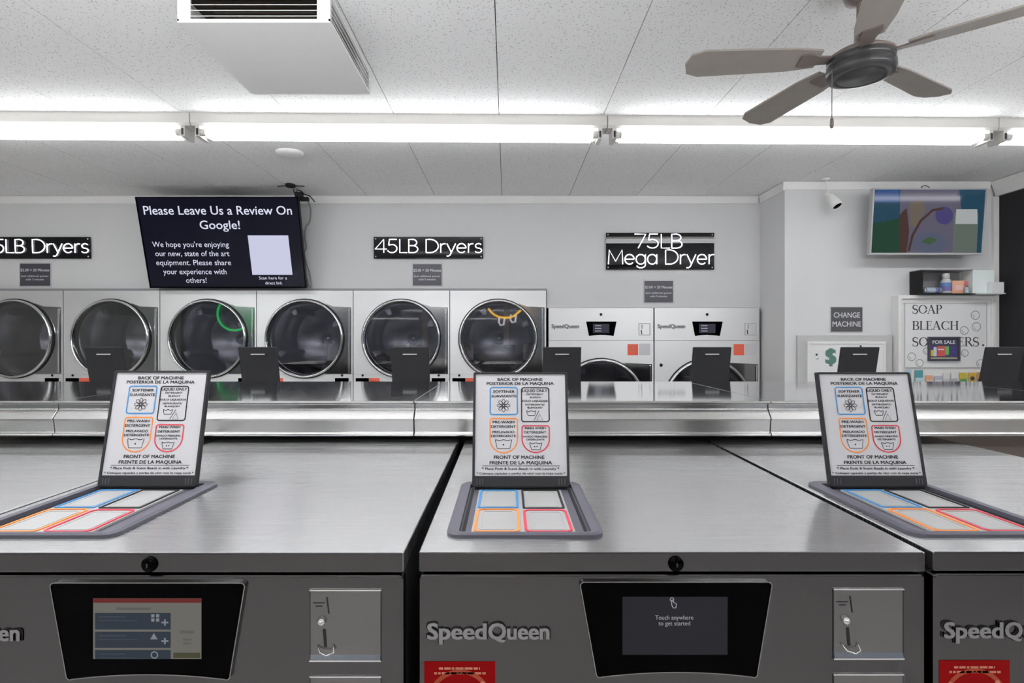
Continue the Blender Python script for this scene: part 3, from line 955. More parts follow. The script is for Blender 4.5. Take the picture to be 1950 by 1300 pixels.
d = make_dryer75('large single dryer beside the stacked dryers, left of the pair with small trapezoid screens')
d.location.x = X(1144.5, YD)
d2 = copy_tree(d); d2['label'] = 'large single dryer against the return wall, right of the pair with small trapezoid screens'
d2.location.x = X(1346.5, YD)

# ------------------------------------------------------------------ neon signs (single stroke letters)
def arc(cx, cy, rx, ry, a0, a1, n=14): return circ(cx, cy, rx, n, ry=ry, a0=a0, a1=a1)
G = {
    '4': (0.70, [[(0.50, 0), (0.50, 1), (0.0, 0.27), (0.66, 0.27)]]),
    '5': (0.66, [[(0.54, 1), (0.13, 1), (0.08, 0.56)] + arc(0.27, 0.31, 0.29, 0.31, 125, -150)]),
    '7': (0.62, [[(0.0, 1), (0.56, 1), (0.18, 0)]]),
    'L': (0.52, [[(0.06, 1), (0.06, 0), (0.48, 0)]]),
    'B': (0.66, [[(0.06, 0), (0.06, 1), (0.28, 1)] + arc(0.28, 0.76, 0.24, 0.24, 90, -90) + [(0.06, 0.52)], [(0.28, 0.52)] + arc(0.30, 0.26, 0.28, 0.26, 90, -90) + [(0.06, 0)]]),
    'D': (0.84, [[(0.06, 0), (0.06, 1), (0.28, 1)] + arc(0.28, 0.5, 0.48, 0.5, 90, -90, 20) + [(0.06, 0)]]),
    'r': (0.40, [[(0.06, 0), (0.06, 0.68)], [(0.06, 0.42)] + arc(0.28, 0.42, 0.22, 0.25, 180, 75, 8)]),
    'y': (0.56, [[(0.02, 0.68), (0.27, 0.02)], [(0.52, 0.68), (0.20, -0.18), (0.10, -0.26), (0.0, -0.25)]]),
    'e': (0.64, [[(0.04, 0.35), (0.56, 0.35)] + arc(0.30, 0.34, 0.26, 0.34, 5, 315, 20)]),
    's': (0.50, [arc(0.24, 0.51, 0.18, 0.17, 35, 250, 10) + arc(0.22, 0.17, 0.20, 0.17, 75, -150, 12)]),
    'M': (0.92, [[(0.04, 0), (0.08, 1), (0.44, 0.2), (0.80, 1), (0.84, 0)]]),
    'g': (0.64, [arc(0.29, 0.34, 0.26, 0.34, 0, 360, 20)[:-1] + [(0.55, 0.34)], [(0.55, 0.68), (0.55, -0.04)] + arc(0.30, -0.04, 0.25, 0.22, 0, -160, 10)]),
    'a': (0.64, [arc(0.29, 0.34, 0.26, 0.34, 0, 360, 20)[:-1] + [(0.55, 0.34)], [(0.55, 0.68), (0.55, 0)]]),
    ' ': (0.34, []),
}


def neon_line(t, s, x0, x1, zb, cap, y, r, key='neon'):
    tot = sum(G[c][0] for c in s) - 0.06
    k = (x1 - x0) / tot
    x = x0
    for c in s:
        a, st = G[c]
        m = MB()
        for p in st:
            m.tube([(x + q[0] * k, y, zb + q[1] * cap) for q in p], r, key, 8)
        if st: m.build('letter_tube', t)
        x += a * k


def neon_sign(label, x0, x1, zt, zb, lines):
    t = thing('neon_sign', label, 'sign', ((x0 + x1) / 2, WB, (zt + zb) / 2), (0, 0, 0), 'lit dryer signs on the back wall')
    w2, h2 = (x1 - x0) / 2, (zt - zb) / 2
    m = MB(); m.box(-w2, w2, -0.020, -0.012, -h2, h2, 'acrylic'); b = m.build('backing_board', t)
    for sx in (-1, 1):
        for sz in (-1, 1):
            m = MB(); m.lathe([(0, -0.026), (0.006, -0.0255), (0.007, -0.021), (0.007, 0)], 'chrome', (sx * (w2 - 0.018), 0, sz * (h2 - 0.018)), 'y', 12); m.build('standoff', t)
    for (s, a, b_, zbase, cap) in lines: neon_line(t, s, a - (x0 + x1) / 2, b_ - (x0 + x1) / 2, zbase - (zt + zb) / 2, cap, -0.030, 0.0044)
    return t


xx = lambda p: X(p, 5.08)
zz = lambda p: Z(p, 5.08)
ns = neon_sign('wide black sign lit 45LB Dryers in the middle of back wall', xx(712), xx(920), zz(451), zz(492), [('45LB Dryers', xx(715), xx(918), zz(481), zz(456) - zz(481))])
ns.rotation_euler.x = math.radians(2.5); ns.location.y -= 0.005
n2 = copy_tree(ns); n2['label'] = 'wide black sign lit LB Dryers, cut off by the left edge of the photo'
n2.location = (xx(69) - (xx(920) - xx(712)) / 2 + xx(1069) - xx(966), WB, ns.location.z)
n2.location.x = xx(172) - (xx(920) - xx(712)) / 2
neon_sign('tall black two line sign lit 75LB Mega Dryer above the large dryers', xx(1154), xx(1360), zz(443), zz(513),
          [('75LB', xx(1208), xx(1299), zz(472.5), zz(446) - zz(472.5)), ('Mega Dryer', xx(1157), xx(1359), zz(503), zz(476) - zz(503))])


def price_sign(px0, px1, py0, py1, label, price):
    D = WB
    x0, x1, z1, z0 = X(px0, D), X(px1, D), Z(py0, D), Z(py1, D)
    t = thing('price_sign', label, 'sign', ((x0 + x1) / 2, WB, (z0 + z1) / 2), (0, 0, 0), 'small price signs under the lit signs')
    w2, h2 = (x1 - x0) / 2, (z1 - z0) / 2
    m = MB(); m.box(-w2 - 0.012, w2 + 0.012, -0.004, -0.0005, -h2 - 0.012, h2 + 0.012, 'white'); m.build('backing', t)
    m = MB(); m.box(-w2, w2, -0.008, -0.004, -h2, h2, 'signgrey')
    m.text(price + ' = 20 Minutes', 0, h2 * 0.42, 0.024, 'signtext', FRONT, 0.0085, wd=w2 * 1.92, bold=0.01)
    m.text('Each additional quarter', 0, -h2 * 0.12, 0.016, 'signtext', FRONT, 0.0085, wd=w2 * 1.84, bold=0.006)
    m.text('adds 5 minutes', 0, -h2 * 0.43, 0.016, 'signtext', FRONT, 0.0085, wd=w2 * 1.2, bold=0.006)
    m.build('plate', t)


price_sign(786.5, 841, 503, 543.5, 'small slate price sign hanging below the middle lit sign', '$2.00')
price_sign(39.5, 96.5, 502, 544, 'small slate price sign at left, below the cropped lit sign', '$2.00')
price_sign(1227, 1281, 535, 575.5, 'small slate price sign above the large dryers', '$3.00')

# ------------------------------------------------------------------ hanging review screen
TW, TH = 1.389, 0.786
tilt = math.atan2(0.20, 0.76)
t = thing('hanging_screen', 'large dark navy television hung under the ceiling asking customers for a review', 'television', (X(412, 4.75) - 0.0, 4.75, Z(374.5, 4.75)), (tilt, 0, 0))
m = MB(); m.box(-TW / 2, TW / 2, 0.004, 0.045, -TH, 0, 'blackplastic'); m.box(-TW / 4, TW / 4, 0.045, 0.07, -TH * 0.75, -TH * 0.15, 'blackplastic'); m.build('casing', t, bevel=0.003)
m = MB()
m.ring([(-TW / 2, -TH), (TW / 2, -TH), (TW / 2, 0), (-TW / 2, 0)], [(-TW / 2 + 0.008, -TH + 0.012), (TW / 2 - 0.008, -TH + 0.012), (TW / 2 - 0.008, -0.008), (-TW / 2 + 0.008, -0.008)], FRONT, -0.004, 0.003, 'blackgloss')
m.build('bezel', t)
m = MB()
m.flat([(-TW / 2 + 0.006, -TH + 0.01), (TW / 2 - 0.006, -TH + 0.01), (TW / 2 - 0.006, -0.006), (-TW / 2 + 0.006, -0.006)], FRONT, -0.003, 'tvscreen')
def tvp(px, py):
    # picture position -> position on the tilted panel (size and place of the printed message)
    f = (py - 375) / 174.0
    l, r = 257 + 30 * f, 567 + 15 * f
    return ((px - l) / (r - l) - 0.5) * TW, -f * TH * (1 - 0.02 * f * 0)
def tvt(s, px, py, wd, h, bold=0.0):
    u, v = tvp(px, py)
    m.text(s, u, v, h, 'tvtext', FRONT, -0.002, wd=wd * TW / 304.0, bold=bold)
tvt('Please Leave Us a Review On', 414, 400, 279, 0.072, 0.008)
tvt('Google!', 418, 427, 76, 0.070, 0.008)
for s, px, py, wd in (("We hope you're enjoying", 362.5, 464, 146), ('our new, state of the art', 366, 481.5, 142), ('equipment. Please share', 368.5, 499, 144), ('your experience with', 371, 516.5, 122), ('others!', 374, 533.5, 40)):
    tvt(s, px, py, wd, 0.046)
tvt('Scan here for a', 519, 529, 54, 0.026); tvt('direct link', 520.5, 539, 33, 0.026)
q = [tvp(*p) for p in ((471, 447), (548, 447), (556, 523), (480, 523))]
m.flat(q, FRONT, -0.0025, emis('screen pale square', (190, 192, 215), 0.9))
m.build('display', t)
m = MB()
m.tube([(0, 0.058, -TH * 0.3), (0, 0.25, -TH * 0.16)], 0.02, 'blackplastic', 10)
m.box(-0.12, 0.12, 0.235, 0.262, -TH * 0.32, -TH * 0.0, 'blackplastic')
m.build('wall_bracket', t)

# router, plug and cord at the corner of the screen
D = 4.72
t = thing('wifi_router', 'small black router with two antennas on the ceiling above the big screen', 'router', (X(553, D), D, CEIL), (0, 0, 0))
m = MB(); m.prism(circ(0, 0, 0.04, 20, ry=0.05), lambda p, q, s: (p, q, s), -0.022, -0.001, 'blackplastic'); m.build('body', t, bevel=0.004)
for s in (-1, 1):
    m = MB(); m.tube([(s * 0.03, 0, -0.012), (s * 0.115, 0.01, -0.014)], 0.004, 'blackplastic', 8); m.build('antenna', t)
t = thing('cord_hub', 'black plug and knotted cable bundle at the top right corner of the hanging screen', 'cable', (X(573, 4.85), 4.85, CEIL), (0, 0, 0))
m = MB(); m.box(-0.045, 0.02, -0.03, 0.02, -0.085, -0.035, 'blackplastic'); m.box(-0.01, 0.07, -0.02, 0.02, -0.11, -0.075, 'blackplastic'); m.build('plug', t, bevel=0.008)
m = MB()
m.tube([(-0.03, 0, -0.04), (-0.04, 0, -0.01), (0.0, 0.01, -0.02), (0.03, 0.0, -0.05), (0.07, 0.02, -0.06), (0.085, 0.1, -0.09)], 0.005, 'blackplastic', 6)
m.tube([(-0.05, 0, -0.06), (-0.07, 0.01, -0.004)], 0.004, 'blackplastic', 6)
m.build('cable', t)
m = MB()
D = 5.08
pts = [(X(589, D), D - 0.03, Z(385, D)), (X(592, D), D, Z(400, D)), (X(590, D), D, Z(422, D)), (X(583, D), D, Z(432, D)), (X(581, D), D, Z(452, D)), (X(584, D), D, Z(470, D)), (X(580, D), D, Z(482, D)), (X(585, D), D, Z(505, D)), (X(590, D), D, Z(520, D)), (X(593, D), D, Z(545, D)), (X(589, D), D, Z(553, D) + 0.04), (X(585, D), D, Z(530, D))]
def smooth(p, k=5):
    out = []
    for i in range(len(p) - 1):
        a, b, c, d = (Vector(p[max(i - 1, 0)]), Vector(p[i]), Vector(p[i + 1]), Vector(p[min(i + 2, len(p) - 1)]))
        for j in range(k):
            s = j / k
            out.append(tuple(0.5 * ((2 * b) + (c - a) * s + (2 * a - 5 * b + 4 * c - d) * s * s + (3 * b - a - 3 * c + d) * s ** 3)))
    return out + [tuple(p[-1])]
m.tube(smooth(pts), 0.006, paint('grey cord', (148, 148, 150)), 6)
tag(m.build('power_cord'), 'pale grey cord hanging down the wall beside the big screen', 'cord')

# ------------------------------------------------------------------ ceiling vent, fan, detector
t = thing('ceiling_vent', 'white boxy ceiling air vent with side grilles, top left', 'vent', (-0.966, 2.43, CEIL), (0, 0, 0))
vw, vd, vh = 0.291, 0.31, 0.113
m = MB()
m.box(-vw, vw, -vd, vd, -vh, -vh + 0.006, 'vent')
for s in (-1, 1):
    m.box(-vw, vw, s * vd - 0.006 * (s > 0), s * vd + 0.006 * (s < 0), -vh + 0.006, -vh + 0.014, 'vent'); m.box(-vw, vw, s * vd - 0.006 * (s > 0), s * vd + 0.006 * (s < 0), -0.012, 0, 'vent')
    m.box(s * vw - 0.006 * (s > 0), s * vw + 0.006 * (s < 0), -vd, vd, -vh + 0.006, -vh + 0.014, 'vent'); m.box(s * vw - 0.006 * (s > 0), s * vw + 0.006 * (s < 0), -vd, vd, -0.012, 0, 'vent')
    for k in (-1, 1):
        m.box(s * vw - (0.05 if s > 0 else 0), s * vw + (0.05 if s < 0 else 0), k * vd - 0.006 * (k > 0), k * vd + 0.006 * (k < 0), -vh + 0.014, -0.012, 'vent')
        m.box(s * vw - 0.006 * (s > 0), s * vw + 0.006 * (s < 0), k * vd - 0.012 * (k > 0) - 0.006 * k, k * vd + 0.012 * (k < 0) - 0.006 * k, -vh + 0.014, -0.012, 'vent')
m.build('casing', t)
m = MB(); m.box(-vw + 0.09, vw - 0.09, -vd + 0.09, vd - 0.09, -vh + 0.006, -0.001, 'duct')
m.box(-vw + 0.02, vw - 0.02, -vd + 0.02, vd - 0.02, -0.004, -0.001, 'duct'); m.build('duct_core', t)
for s in (-1, 1):
    for k in range(4):
        m = MB()
        z = -vh + 0.026 + k * 0.0215
        m.prism([(0, z), (0.001, z - 0.002), (0.013, z + 0.006), (0.012, z + 0.008)], lambda p, q, a: (a, s * vd - s * p, q), -vw + 0.05, vw - 0.05, 'vent'); m.build('grille_slat', t)
        m = MB()
        m.prism([(0, z), (0.001, z - 0.002), (0.013, z + 0.006), (0.012, z + 0.008)], lambda p, q, a: (s * vw - s * p, a, q), -vd + 0.02, vd - 0.02, 'vent'); m.build('grille_slat', t)

t = thing('ceiling_fan', 'taupe bladed ceiling fan with black round hub hanging at top right', 'fan', (1.32, 2.08, CEIL), (0, 0, 0))
m = MB(); m.lathe([(0, 0), (0.062, -0.001), (0.062, -0.02), (0.05, -0.055), (0.02, -0.065), (0.0, -0.065)], 'fanbronze', n=32); m.build('canopy', t)
m = MB(); m.lathe([(0.0135, -0.06), (0.0135, -0.235)], 'fanbronze', n=16); m.lathe([(0.022, -0.205), (0.024, -0.225), (0.03, -0.24)], 'fanbronze', n=16); m.build('downrod', t)
m = MB(); m.lathe([(0, -0.225), (0.04, -0.228), (0.085, -0.245), (0.112, -0.262), (0.112, -0.272), (0, -0.272)], 'fanbronze', n=40); m.build('motor_top', t)
m = MB()
m.lathe([(0.10, -0.272), (0.112, -0.275), (0.112, -0.295), (0.106, -0.297), (0.106, -0.301), (0.115, -0.303), (0.116, -0.325), (0.110, -0.336), (0.085, -0.341), (0.083, -0.337), (0.078, -0.337), (0.076, -0.342), (0.0, -0.343)], 'fanblack', n=48)
hub = m.build('hub', t)
for i in range(5):
    a = math.radians(-41 + 72 * i)
    c, s = math.cos(a), math.sin(a)
    def fb(p, q, zz): return (p * c - q * s, p * s + q * c, zz + 0.20 * q)
    m = MB()
    m.prism([(0.15, -0.045), (0.25, -0.06), (0.58, -0.07), (0.625, -0.05), (0.64, 0.0), (0.625, 0.05), (0.58, 0.07), (0.25, 0.06), (0.15, 0.045)], fb, -0.268, -0.261, 'fanwood')
    b = m.build('blade', t)
    m = MB()
    m.prism([(0.09, -0.018), (0.15, -0.022), (0.19, -0.035), (0.22, -0.03), (0.22, 0.03), (0.19, 0.035), (0.15, 0.022), (0.09, 0.018)], fb, -0.274, -0.268, 'fanbronze'); m.build('blade_iron', b)
m = MB(); cx, cy = -0.117, -0.02
m.tube([(cx + 0.012, cy, -0.312), (cx - 0.001, cy, -0.318), (cx - 0.002, cy, -0.50)], 0.0016, 'fanbronze', 6); ch = m.build('pull_chain', t)
m = MB(); m.lathe([(0, -0.498), (0.005, -0.502), (0.0065, -0.512), (0.0065, -0.532), (0.004, -0.538), (0, -0.538)], 'fanbronze', (cx - 0.002, cy, 0), n=14); m.build('chain_pull', ch)

m = MB(); m.lathe([(0, -0.026), (0.06, -0.026), (0.085, -0.018), (0.095, -0.004), (0.095, 0)], 'vent', (X(552, 3.92), 3.92, CEIL), n=36)
tag(m.build('smoke_detector'), 'flat white round detector on the ceiling behind the strip lights', 'detector')

# ------------------------------------------------------------------ right wall: camera, television, change machine, vending
D = 4.55
t = thing('security_camera', 'small white camera on a thin bent bracket under the ceiling, left of cartoon television', 'camera', (X(1573, D), D, CEIL), (0, 0, 0))
m = MB(); m.lathe([(0, 0), (0.028, 0), (0.028, -0.008), (0.012, -0.014), (0, -0.014)], 'trimw', n=20)
m.tube([(0, 0, -0.01), (0.004, 0, -0.05), (0.010, -0.005, -0.09), (0.012, -0.01, -0.13)], 0.005, 'trimw', 8); m.build('bracket', t)
m = MB(); m.tube([(0.0, -0.01, -0.150), (0.018, -0.02, -0.135)], 0.022, 'trimw', 12); m.build('joint', t)
ax = Matrix.Translation((0.020, -0.025, -0.155)) @ Matrix.Rotation(math.radians(-16), 4, 'Y') @ Matrix.Rotation(math.radians(-30), 4, 'X')
m = MB(); m.lathe([(0, 0.01), (0.03, 0.008), (0.038, -0.005), (0.044, -0.10), (0.046, -0.112), (0.040, -0.114), (0.036, -0.104), (0, -0.104)], 'trimw', n=28, mtx=ax)
b = m.build('body', t)
m = MB(); m.lathe([(0, -0.108), (0.02, -0.108), (0.033, -0.105)], 'blackgloss', n=24, mtx=ax); m.build('lens', b)

tw, th_ = 0.909, 0.526
tl = math.radians(4.9)
t = thing('wall_television', 'tilted silver framed television playing a cartoon, on the right hand wall', 'television', (X(1771.5, 4.43), 4.43, Z(358, 4.43)), (tl, 0, 0))
m = MB(); m.box(-tw / 2, tw / 2, 0.003, 0.04, -th_, 0, paint('tv silver', (176, 176, 178), 0.35))
m.ring([(-tw / 2, -th_), (tw / 2, -th_), (tw / 2, 0), (-tw / 2, 0)], [(-tw / 2 + 0.012, -th_ + 0.016), (tw / 2 - 0.012, -th_ + 0.016), (tw / 2 - 0.012, -0.012), (-tw / 2 + 0.012, -0.012)], FRONT, -0.003, 0.004, paint('tv silver', (176, 176, 178), 0.35)); m.build('casing', t, bevel=0.002)
m = MB()
def tp(px, py): return ((px - (1663 - 10 * (py - 358) / 127)) / 216.0 - 0.5) * tw, -(py - 358) / 127.0 * th_
def tpoly(pts, key, lev): m.flat([tp(*p) for p in pts], FRONT, -0.0025 + 0.0003 * lev, key)
e = lambda n, c: emis(n, c, 0.5)
m.flat([(-tw / 2 + 0.011, -th_ + 0.015), (tw / 2 - 0.011, -th_ + 0.015), (tw / 2 - 0.011, -0.011), (-tw / 2 + 0.011, -0.011)], FRONT, -0.0025, e('cartoon teal', (46, 82, 104)))
tpoly([(1660, 425), (1712, 415), (1712, 482), (1657, 482)], e('cartoon green', (44, 78, 62)), 1)
tpoly([(1668, 361), (1712, 361), (1712, 385), (1666, 385)], e('cartoon blue', (58, 92, 150)), 1)
tpoly([(1715, 361), (1826, 361), (1830, 400), (1815, 482), (1716, 482), (1712, 420)], e('cartoon mauve', (108, 104, 124)), 1)
tpoly([(1711, 410), (1726, 395), (1730, 440), (1724, 482), (1711, 482)], e('cartoon brown', (84, 62, 58)), 2)
tpoly([(1732, 385), (1756, 380), (1762, 400), (1742, 432), (1731, 430)], e('cartoon sand', (122, 112, 100)), 2)
m.band([tp(*p) for p in ((1728, 478), (1736, 448), (1752, 420), (1775, 400), (1795, 396))], 0.02, FRONT, -0.0014, e('cartoon brown', (84, 62, 58)))
tpoly(circ(1797, 410, 17, 20), e('cartoon violet', (84, 76, 132)), 3)
tpoly(circ(1770, 462, 34, 20, ry=20), e('cartoon grey blue', (98, 104, 128)), 2)
tpoly([(1752, 460), (1768, 450), (1784, 456), (1768, 466)], e('cartoon leaf', (74, 104, 74)), 4)
tpoly([(1816, 405), (1862, 405), (1858, 482), (1812, 482)], e('cartoon sage', (112, 124, 116)), 3)
tpoly([(1820, 398), (1860, 398), (1860, 426), (1818, 426)], e('pale block', (196, 200, 200)), 4)  # pale block on the right of the display
m.build('display', t)
m = MB(); m.box(-0.1, 0.1, 0.04, 0.12, -0.36, -0.16, 'blackplastic'); m.build('wall_bracket', t)
m = MB()
m.tube([(-0.02, 0.05, 0.0), (-0.03, 0.06, 0.02), (0.01, 0.07, 0.035), (0.03, 0.06, 0.02), (0.04, 0.05, 0.0)], 0.004, 'fanbronze', 6); m.build('cable', t)

# change sign
D = WR
def wxz(px, py): return X(px, D), Z(py, D)
x0, z1 = wxz(1582, 585); x1, z0 = wxz(1641, 631)
t = thing('change_machine_sign', 'dark grey plaque reading CHANGE MACHINE above the dollar machine', 'sign', ((x0 + x1) / 2, WR, (z0 + z1) / 2))
w2, h2 = (x1 - x0) / 2, (z1 - z0) / 2
m = MB(); m.box(-w2 - 0.007, w2 + 0.007, -0.004, -0.0005, -h2 - 0.007, h2 + 0.007, 'white'); m.build('backing', t)
m = MB(); m.box(-w2, w2, -0.008, -0.004, -h2, h2, paint('plaque grey', (84, 84, 86)))
m.text('CHANGE', 0, h2 * 0.36, 0.042, 'signtext', FRONT, 0.0085, wd=w2 * 1.70, bold=0.006)
m.text('MACHINE', 0, -h2 * 0.38, 0.042, 'signtext', FRONT, 0.0085, wd=w2 * 1.84, bold=0.006); m.build('plate', t)

# change machine
D = WR - 0.02
x0, z1 = X(1518, D), Z(638, D); x1 = X(1698, D); z0 = 0.55
t = thing('change_machine', 'white wall change machine with a green dollar sign', 'change machine', ((x0 + x1) / 2, WR, z0))
hw = (x1 - x0) / 2; hh = z1 - z0
m = MB(); m.box(-hw, hw, -0.03, -0.0005, 0, hh, 'machinegrey'); m.build('surround', t, bevel=0.004)
D = WR - 0.05
cx = (x0 + x1) / 2
a0, a1, b1 = X(1537, D) - cx, X(1686, D) - cx, Z(650, D) - z0
m = MB(); m.box(a0, a1, -0.05, -0.03, 0.06, b1, paint('poster white', (232, 232, 232)))
m.ring([(a0, 0.06), (a1, 0.06), (a1, b1), (a0, b1)], [(a0 + 0.02, 0.08), (a1 - 0.02, 0.08), (a1 - 0.02, b1 - 0.02), (a0 + 0.02, b1 - 0.02)], FRONT, 0.049, 0.056, 'trimw'); dr = m.build('door', t)
m = MB(); m.text('$', X(1582, D) - cx, Z(678, D) - z0, 0.118, 'green', FRONT, 0.0505, wd=0.092, bold=0.045); m.build('dollar_sign', dr)
for p in ((1555, 675), (1639, 659)):
    m = MB(); m.lathe([(0, -0.004), (0.008, -0.003), (0.009, 0)], 'cabinet', (X(p[0], D) - cx, -0.05, Z(p[1], D) - z0), 'y', 12); m.build('screw', dr)
m = MB(); m.lathe([(0, -0.006), (0.010, -0.004), (0.011, 0)], 'chrome', (X(1556, D) - cx, -0.05, Z(682, D) - z0), 'y', 12)
m.build('door_lock', dr)
m = MB(); m.box(-0.1, 0.1, -0.075, -0.05, 0.2, 0.32, 'chrome'); m.build('coin_tray', dr)

# serif letters for the poster
def serif(m, ch, x, z, h, fn, t, key):
    T, N, SF = 0.15, 0.055, 0.05
    def bar(a, b, c, d): m.flat([(x + a * h, z + c * h), (x + b * h, z + c * h), (x + b * h, z + d * h), (x + a * h, z + d * h)], fn, t, key)
    def st(pts, wd): m.band([(x + p[0] * h, z + p[1] * h) for p in pts], [v * h for v in wd] if isinstance(wd, list) else wd * h, fn, t, key)
    def stem(c, w=T, lo=True, hi=True):
        bar(c - w / 2, c + w / 2, 0, 1)
        if lo: bar(c - w / 2 - 0.08, c + w / 2 + 0.08, 0, SF)
        if hi: bar(c - w / 2 - 0.08, c + w / 2 + 0.08, 1 - SF, 1)
    if ch == 'S':
        p = arc(0.30, 0.74, 0.22, 0.24, 20, 270, 14)[:-1] + arc(0.30, 0.25, 0.25, 0.25, 90, -160, 14)
        n = len(p); st(p, [0.05 + 0.11 * math.sin(PI * i / (n - 1)) ** 1.5 for i in range(n)]); bar(0.49, 0.53, 0.74, 1); bar(0.04, 0.08, 0, 0.28); return 0.66
    if ch in 'OC':
        a0, a1 = (0, 360) if ch == 'O' else (40, 320)
        p = arc(0.45, 0.5, 0.38, 0.47, a0, a1, 30)
        st(p, [0.05 + 0.11 * abs(math.cos(math.radians(a0 + (a1 - a0) * i / 30))) ** 1.5 * (1 if ch == 'O' or i in range(6, 25) else 0.3) for i in range(31)])
        if ch == 'C': bar(0.74, 0.78, 0.68, 1); bar(0.74, 0.78, 0, 0.28)
        return 0.92 if ch == 'O' else 0.86
    if ch == 'A':
        st([(0.08, 0), (0.40, 1)], N); st([(0.38, 1), (0.72, 0)], T); bar(0.2, 0.58, 0.32, 0.37); bar(-0.02, 0.2, 0, SF); bar(0.58, 0.86, 0, SF); return 0.88
    if ch == 'H': stem(0.16); stem(0.70); bar(0.16, 0.70, 0.49, 0.54); return 0.90
    if ch == 'N': stem(0.14, N + 0.01); stem(0.72, N + 0.01, False); st([(0.12, 1), (0.72, 0)], T); return 0.88
    if ch == 'T': stem(0.36, hi=False); bar(0, 0.72, 1 - SF, 1); bar(0, 0.04, 0.78, 1); bar(0.68, 0.72, 0.78, 1); return 0.74
    stem(0.16)
    if ch == 'L': bar(0.16, 0.58, 0, SF); bar(0.54, 0.58, 0, 0.26); return 0.64
    if ch in 'EF':
        bar(0.16, 0.56, 1 - SF, 1); bar(0.52, 0.56, 0.78, 1); bar(0.16, 0.46, 0.49, 0.54); bar(0.43, 0.46, 0.40, 0.63)
        if ch == 'E': bar(0.16, 0.62, 0, SF); bar(0.58, 0.62, 0, 0.26)
        return 0.66 if ch == 'E' else 0.6
    p = [(0.16, 0.975)] + arc(0.36, 0.745, 0.22, 0.23, 90, -90, 12) + [(0.16, 0.515)]
    st(p, [0.05] + [0.05 + 0.09 * math.sin(PI * i / 12) for i in range(13)] + [0.05])
    if ch == 'B':
        p = [(0.16, 0.515)] + arc(0.38, 0.27, 0.25, 0.245, 90, -90, 12) + [(0.16, 0.025)]
        st(p, [0.05] + [0.05 + 0.10 * math.sin(PI * i / 12) for i in range(13)] + [0.05]); return 0.72
    if ch == 'R': st([(0.36, 0.52), (0.74, 0)], T); bar(0.62, 0.86, 0, SF); return 0.80
    return 0.66


# soap machine
D = WR - 0.06
x0, x1, z1 = X(1707, D), X(1892, D), Z(562, D)
z0 = 0.35
cx = (x0 + x1) / 2
t = thing('soap_vending_machine', 'white soap vending cabinet with poster front listing soap, bleach and softeners', 'vending machine', (cx, WR, z0))
hw = (x1 - x0) / 2; hh = z1 - z0
m = MB(); m.box(-hw, hw, -0.06, -0.0005, 0, hh, 'trimw')
m.ring([(-hw, 0), (hw, 0), (hw, hh), (-hw, hh)], [(-hw + 0.03, 0.03), (hw - 0.03, 0.03), (hw - 0.03, hh - 0.03), (-hw + 0.03, hh - 0.03)], FRONT, 0.0595, 0.085, 'trimw')
m.build('case', t, bevel=0.003)
m = MB()
zlow = Z(700, D) - z0
m.box(-hw + 0.032, hw - 0.032, -0.066, -0.0602, zlow, hh - 0.032, paint('poster white', (232, 232, 232)))
m.ring([(-hw + 0.06, zlow), (hw - 0.06, zlow), (hw - 0.06, hh - 0.062), (-hw + 0.06, hh - 0.062)], [(-hw + 0.066, zlow + 0.006), (hw - 0.066, zlow + 0.006), (hw - 0.066, hh - 0.068), (-hw + 0.066, hh - 0.068)], FRONT, 0.0655, 0.070, 'machinegrey')
pf = lambda px, py: (X(px, D) - cx, Z(py, D) - z0)
for word, pa, pb, yb, ht in (('SOAP', 1736, 1792, 597, 16.5), ('BLEACH', 1736, 1824, 628, 17), ('SOFTENERS', 1736, 1863, 659, 17)):
    ws = []
    h = ht * D / F
    probe = MB()
    adv = [serif(probe, c, 0, 0, 1, FRONT, 0, 'black') for c in word]
    k = (pb - pa) * D / F / (sum(adv) - 0.05)
    u, v = pf(pa, yb)
    for c, a in zip(word, adv):
        g = MB(); serif(g, c, 0, 0, 1, FRONT, 0.0668, 'darkprint')
        m.add([(u + q[0] * k, q[1], v + q[2] * h) for q in g.v], g.f, 'darkprint')
        u += a * k
m.flat([pf(*p) for p in circ(1871, 657, 2.2, 10)], FRONT, 0.0668, 'darkprint')
for (a, b, r) in ((1856, 600, 8), (1858, 622, 8), (1835, 629, 7.5), (1735, 679, 7.5), (1750, 691, 7), (1866, 692, 7.5), (1836, 672, 6.5), (1763, 668, 6)):
    c = [pf(*p) for p in circ(a, b, r, 24)]
    m.band(c, 0.006, FRONT, 0.0667, 'bubble', True)
    m.band([pf(*p) for p in circ(a, b, r * 0.55, 8, a0=100, a1=200)], 0.004, FRONT, 0.0667, 'bubble')
m.build('poster_front', t)
# open product shelf of the machine
m = MB(); m.box(-hw + 0.032, hw - 0.032, -0.075, -0.0602, Z(729, D) - z0 - 0.016, Z(729, D) - z0 - 0.001, 'machinegrey'); m.build('product_ledge', t)
zb = Z(729, D) - 0.0005
packs = [(1728, 11, 26, (178, 198, 208), (110, 160, 176), 'pale blue soap box at left end of the vending ledge'), (1748, 15, 25, (92, 160, 166), (190, 214, 216), 'teal soap box with white cross band on the vending ledge'),
         (1767, 13, 15, (232, 172, 136), (220, 196, 180), 'peach soap packet on the vending ledge'), (1784, 13, 14, (190, 188, 206), (222, 222, 228), 'lavender soap packet on the vending ledge'),
         (1800, 12, 19, (218, 218, 216), (196, 196, 198), 'white soap box on the vending ledge beside lavender packet'), (1815, 12, 21, (224, 224, 222), (176, 176, 178), 'taller white soap box on the vending ledge'),
         (1832, 13, 20, (206, 184, 72), (96, 158, 98), 'yellow and green soap box on the vending ledge'), (1849, 13, 20, (214, 174, 70), (70, 66, 92), 'amber soap box with dark round badge on the vending ledge'),
         (1864, 11, 21, (210, 146, 76), (150, 110, 80), 'orange brown soap box at right end of the vending ledge')]
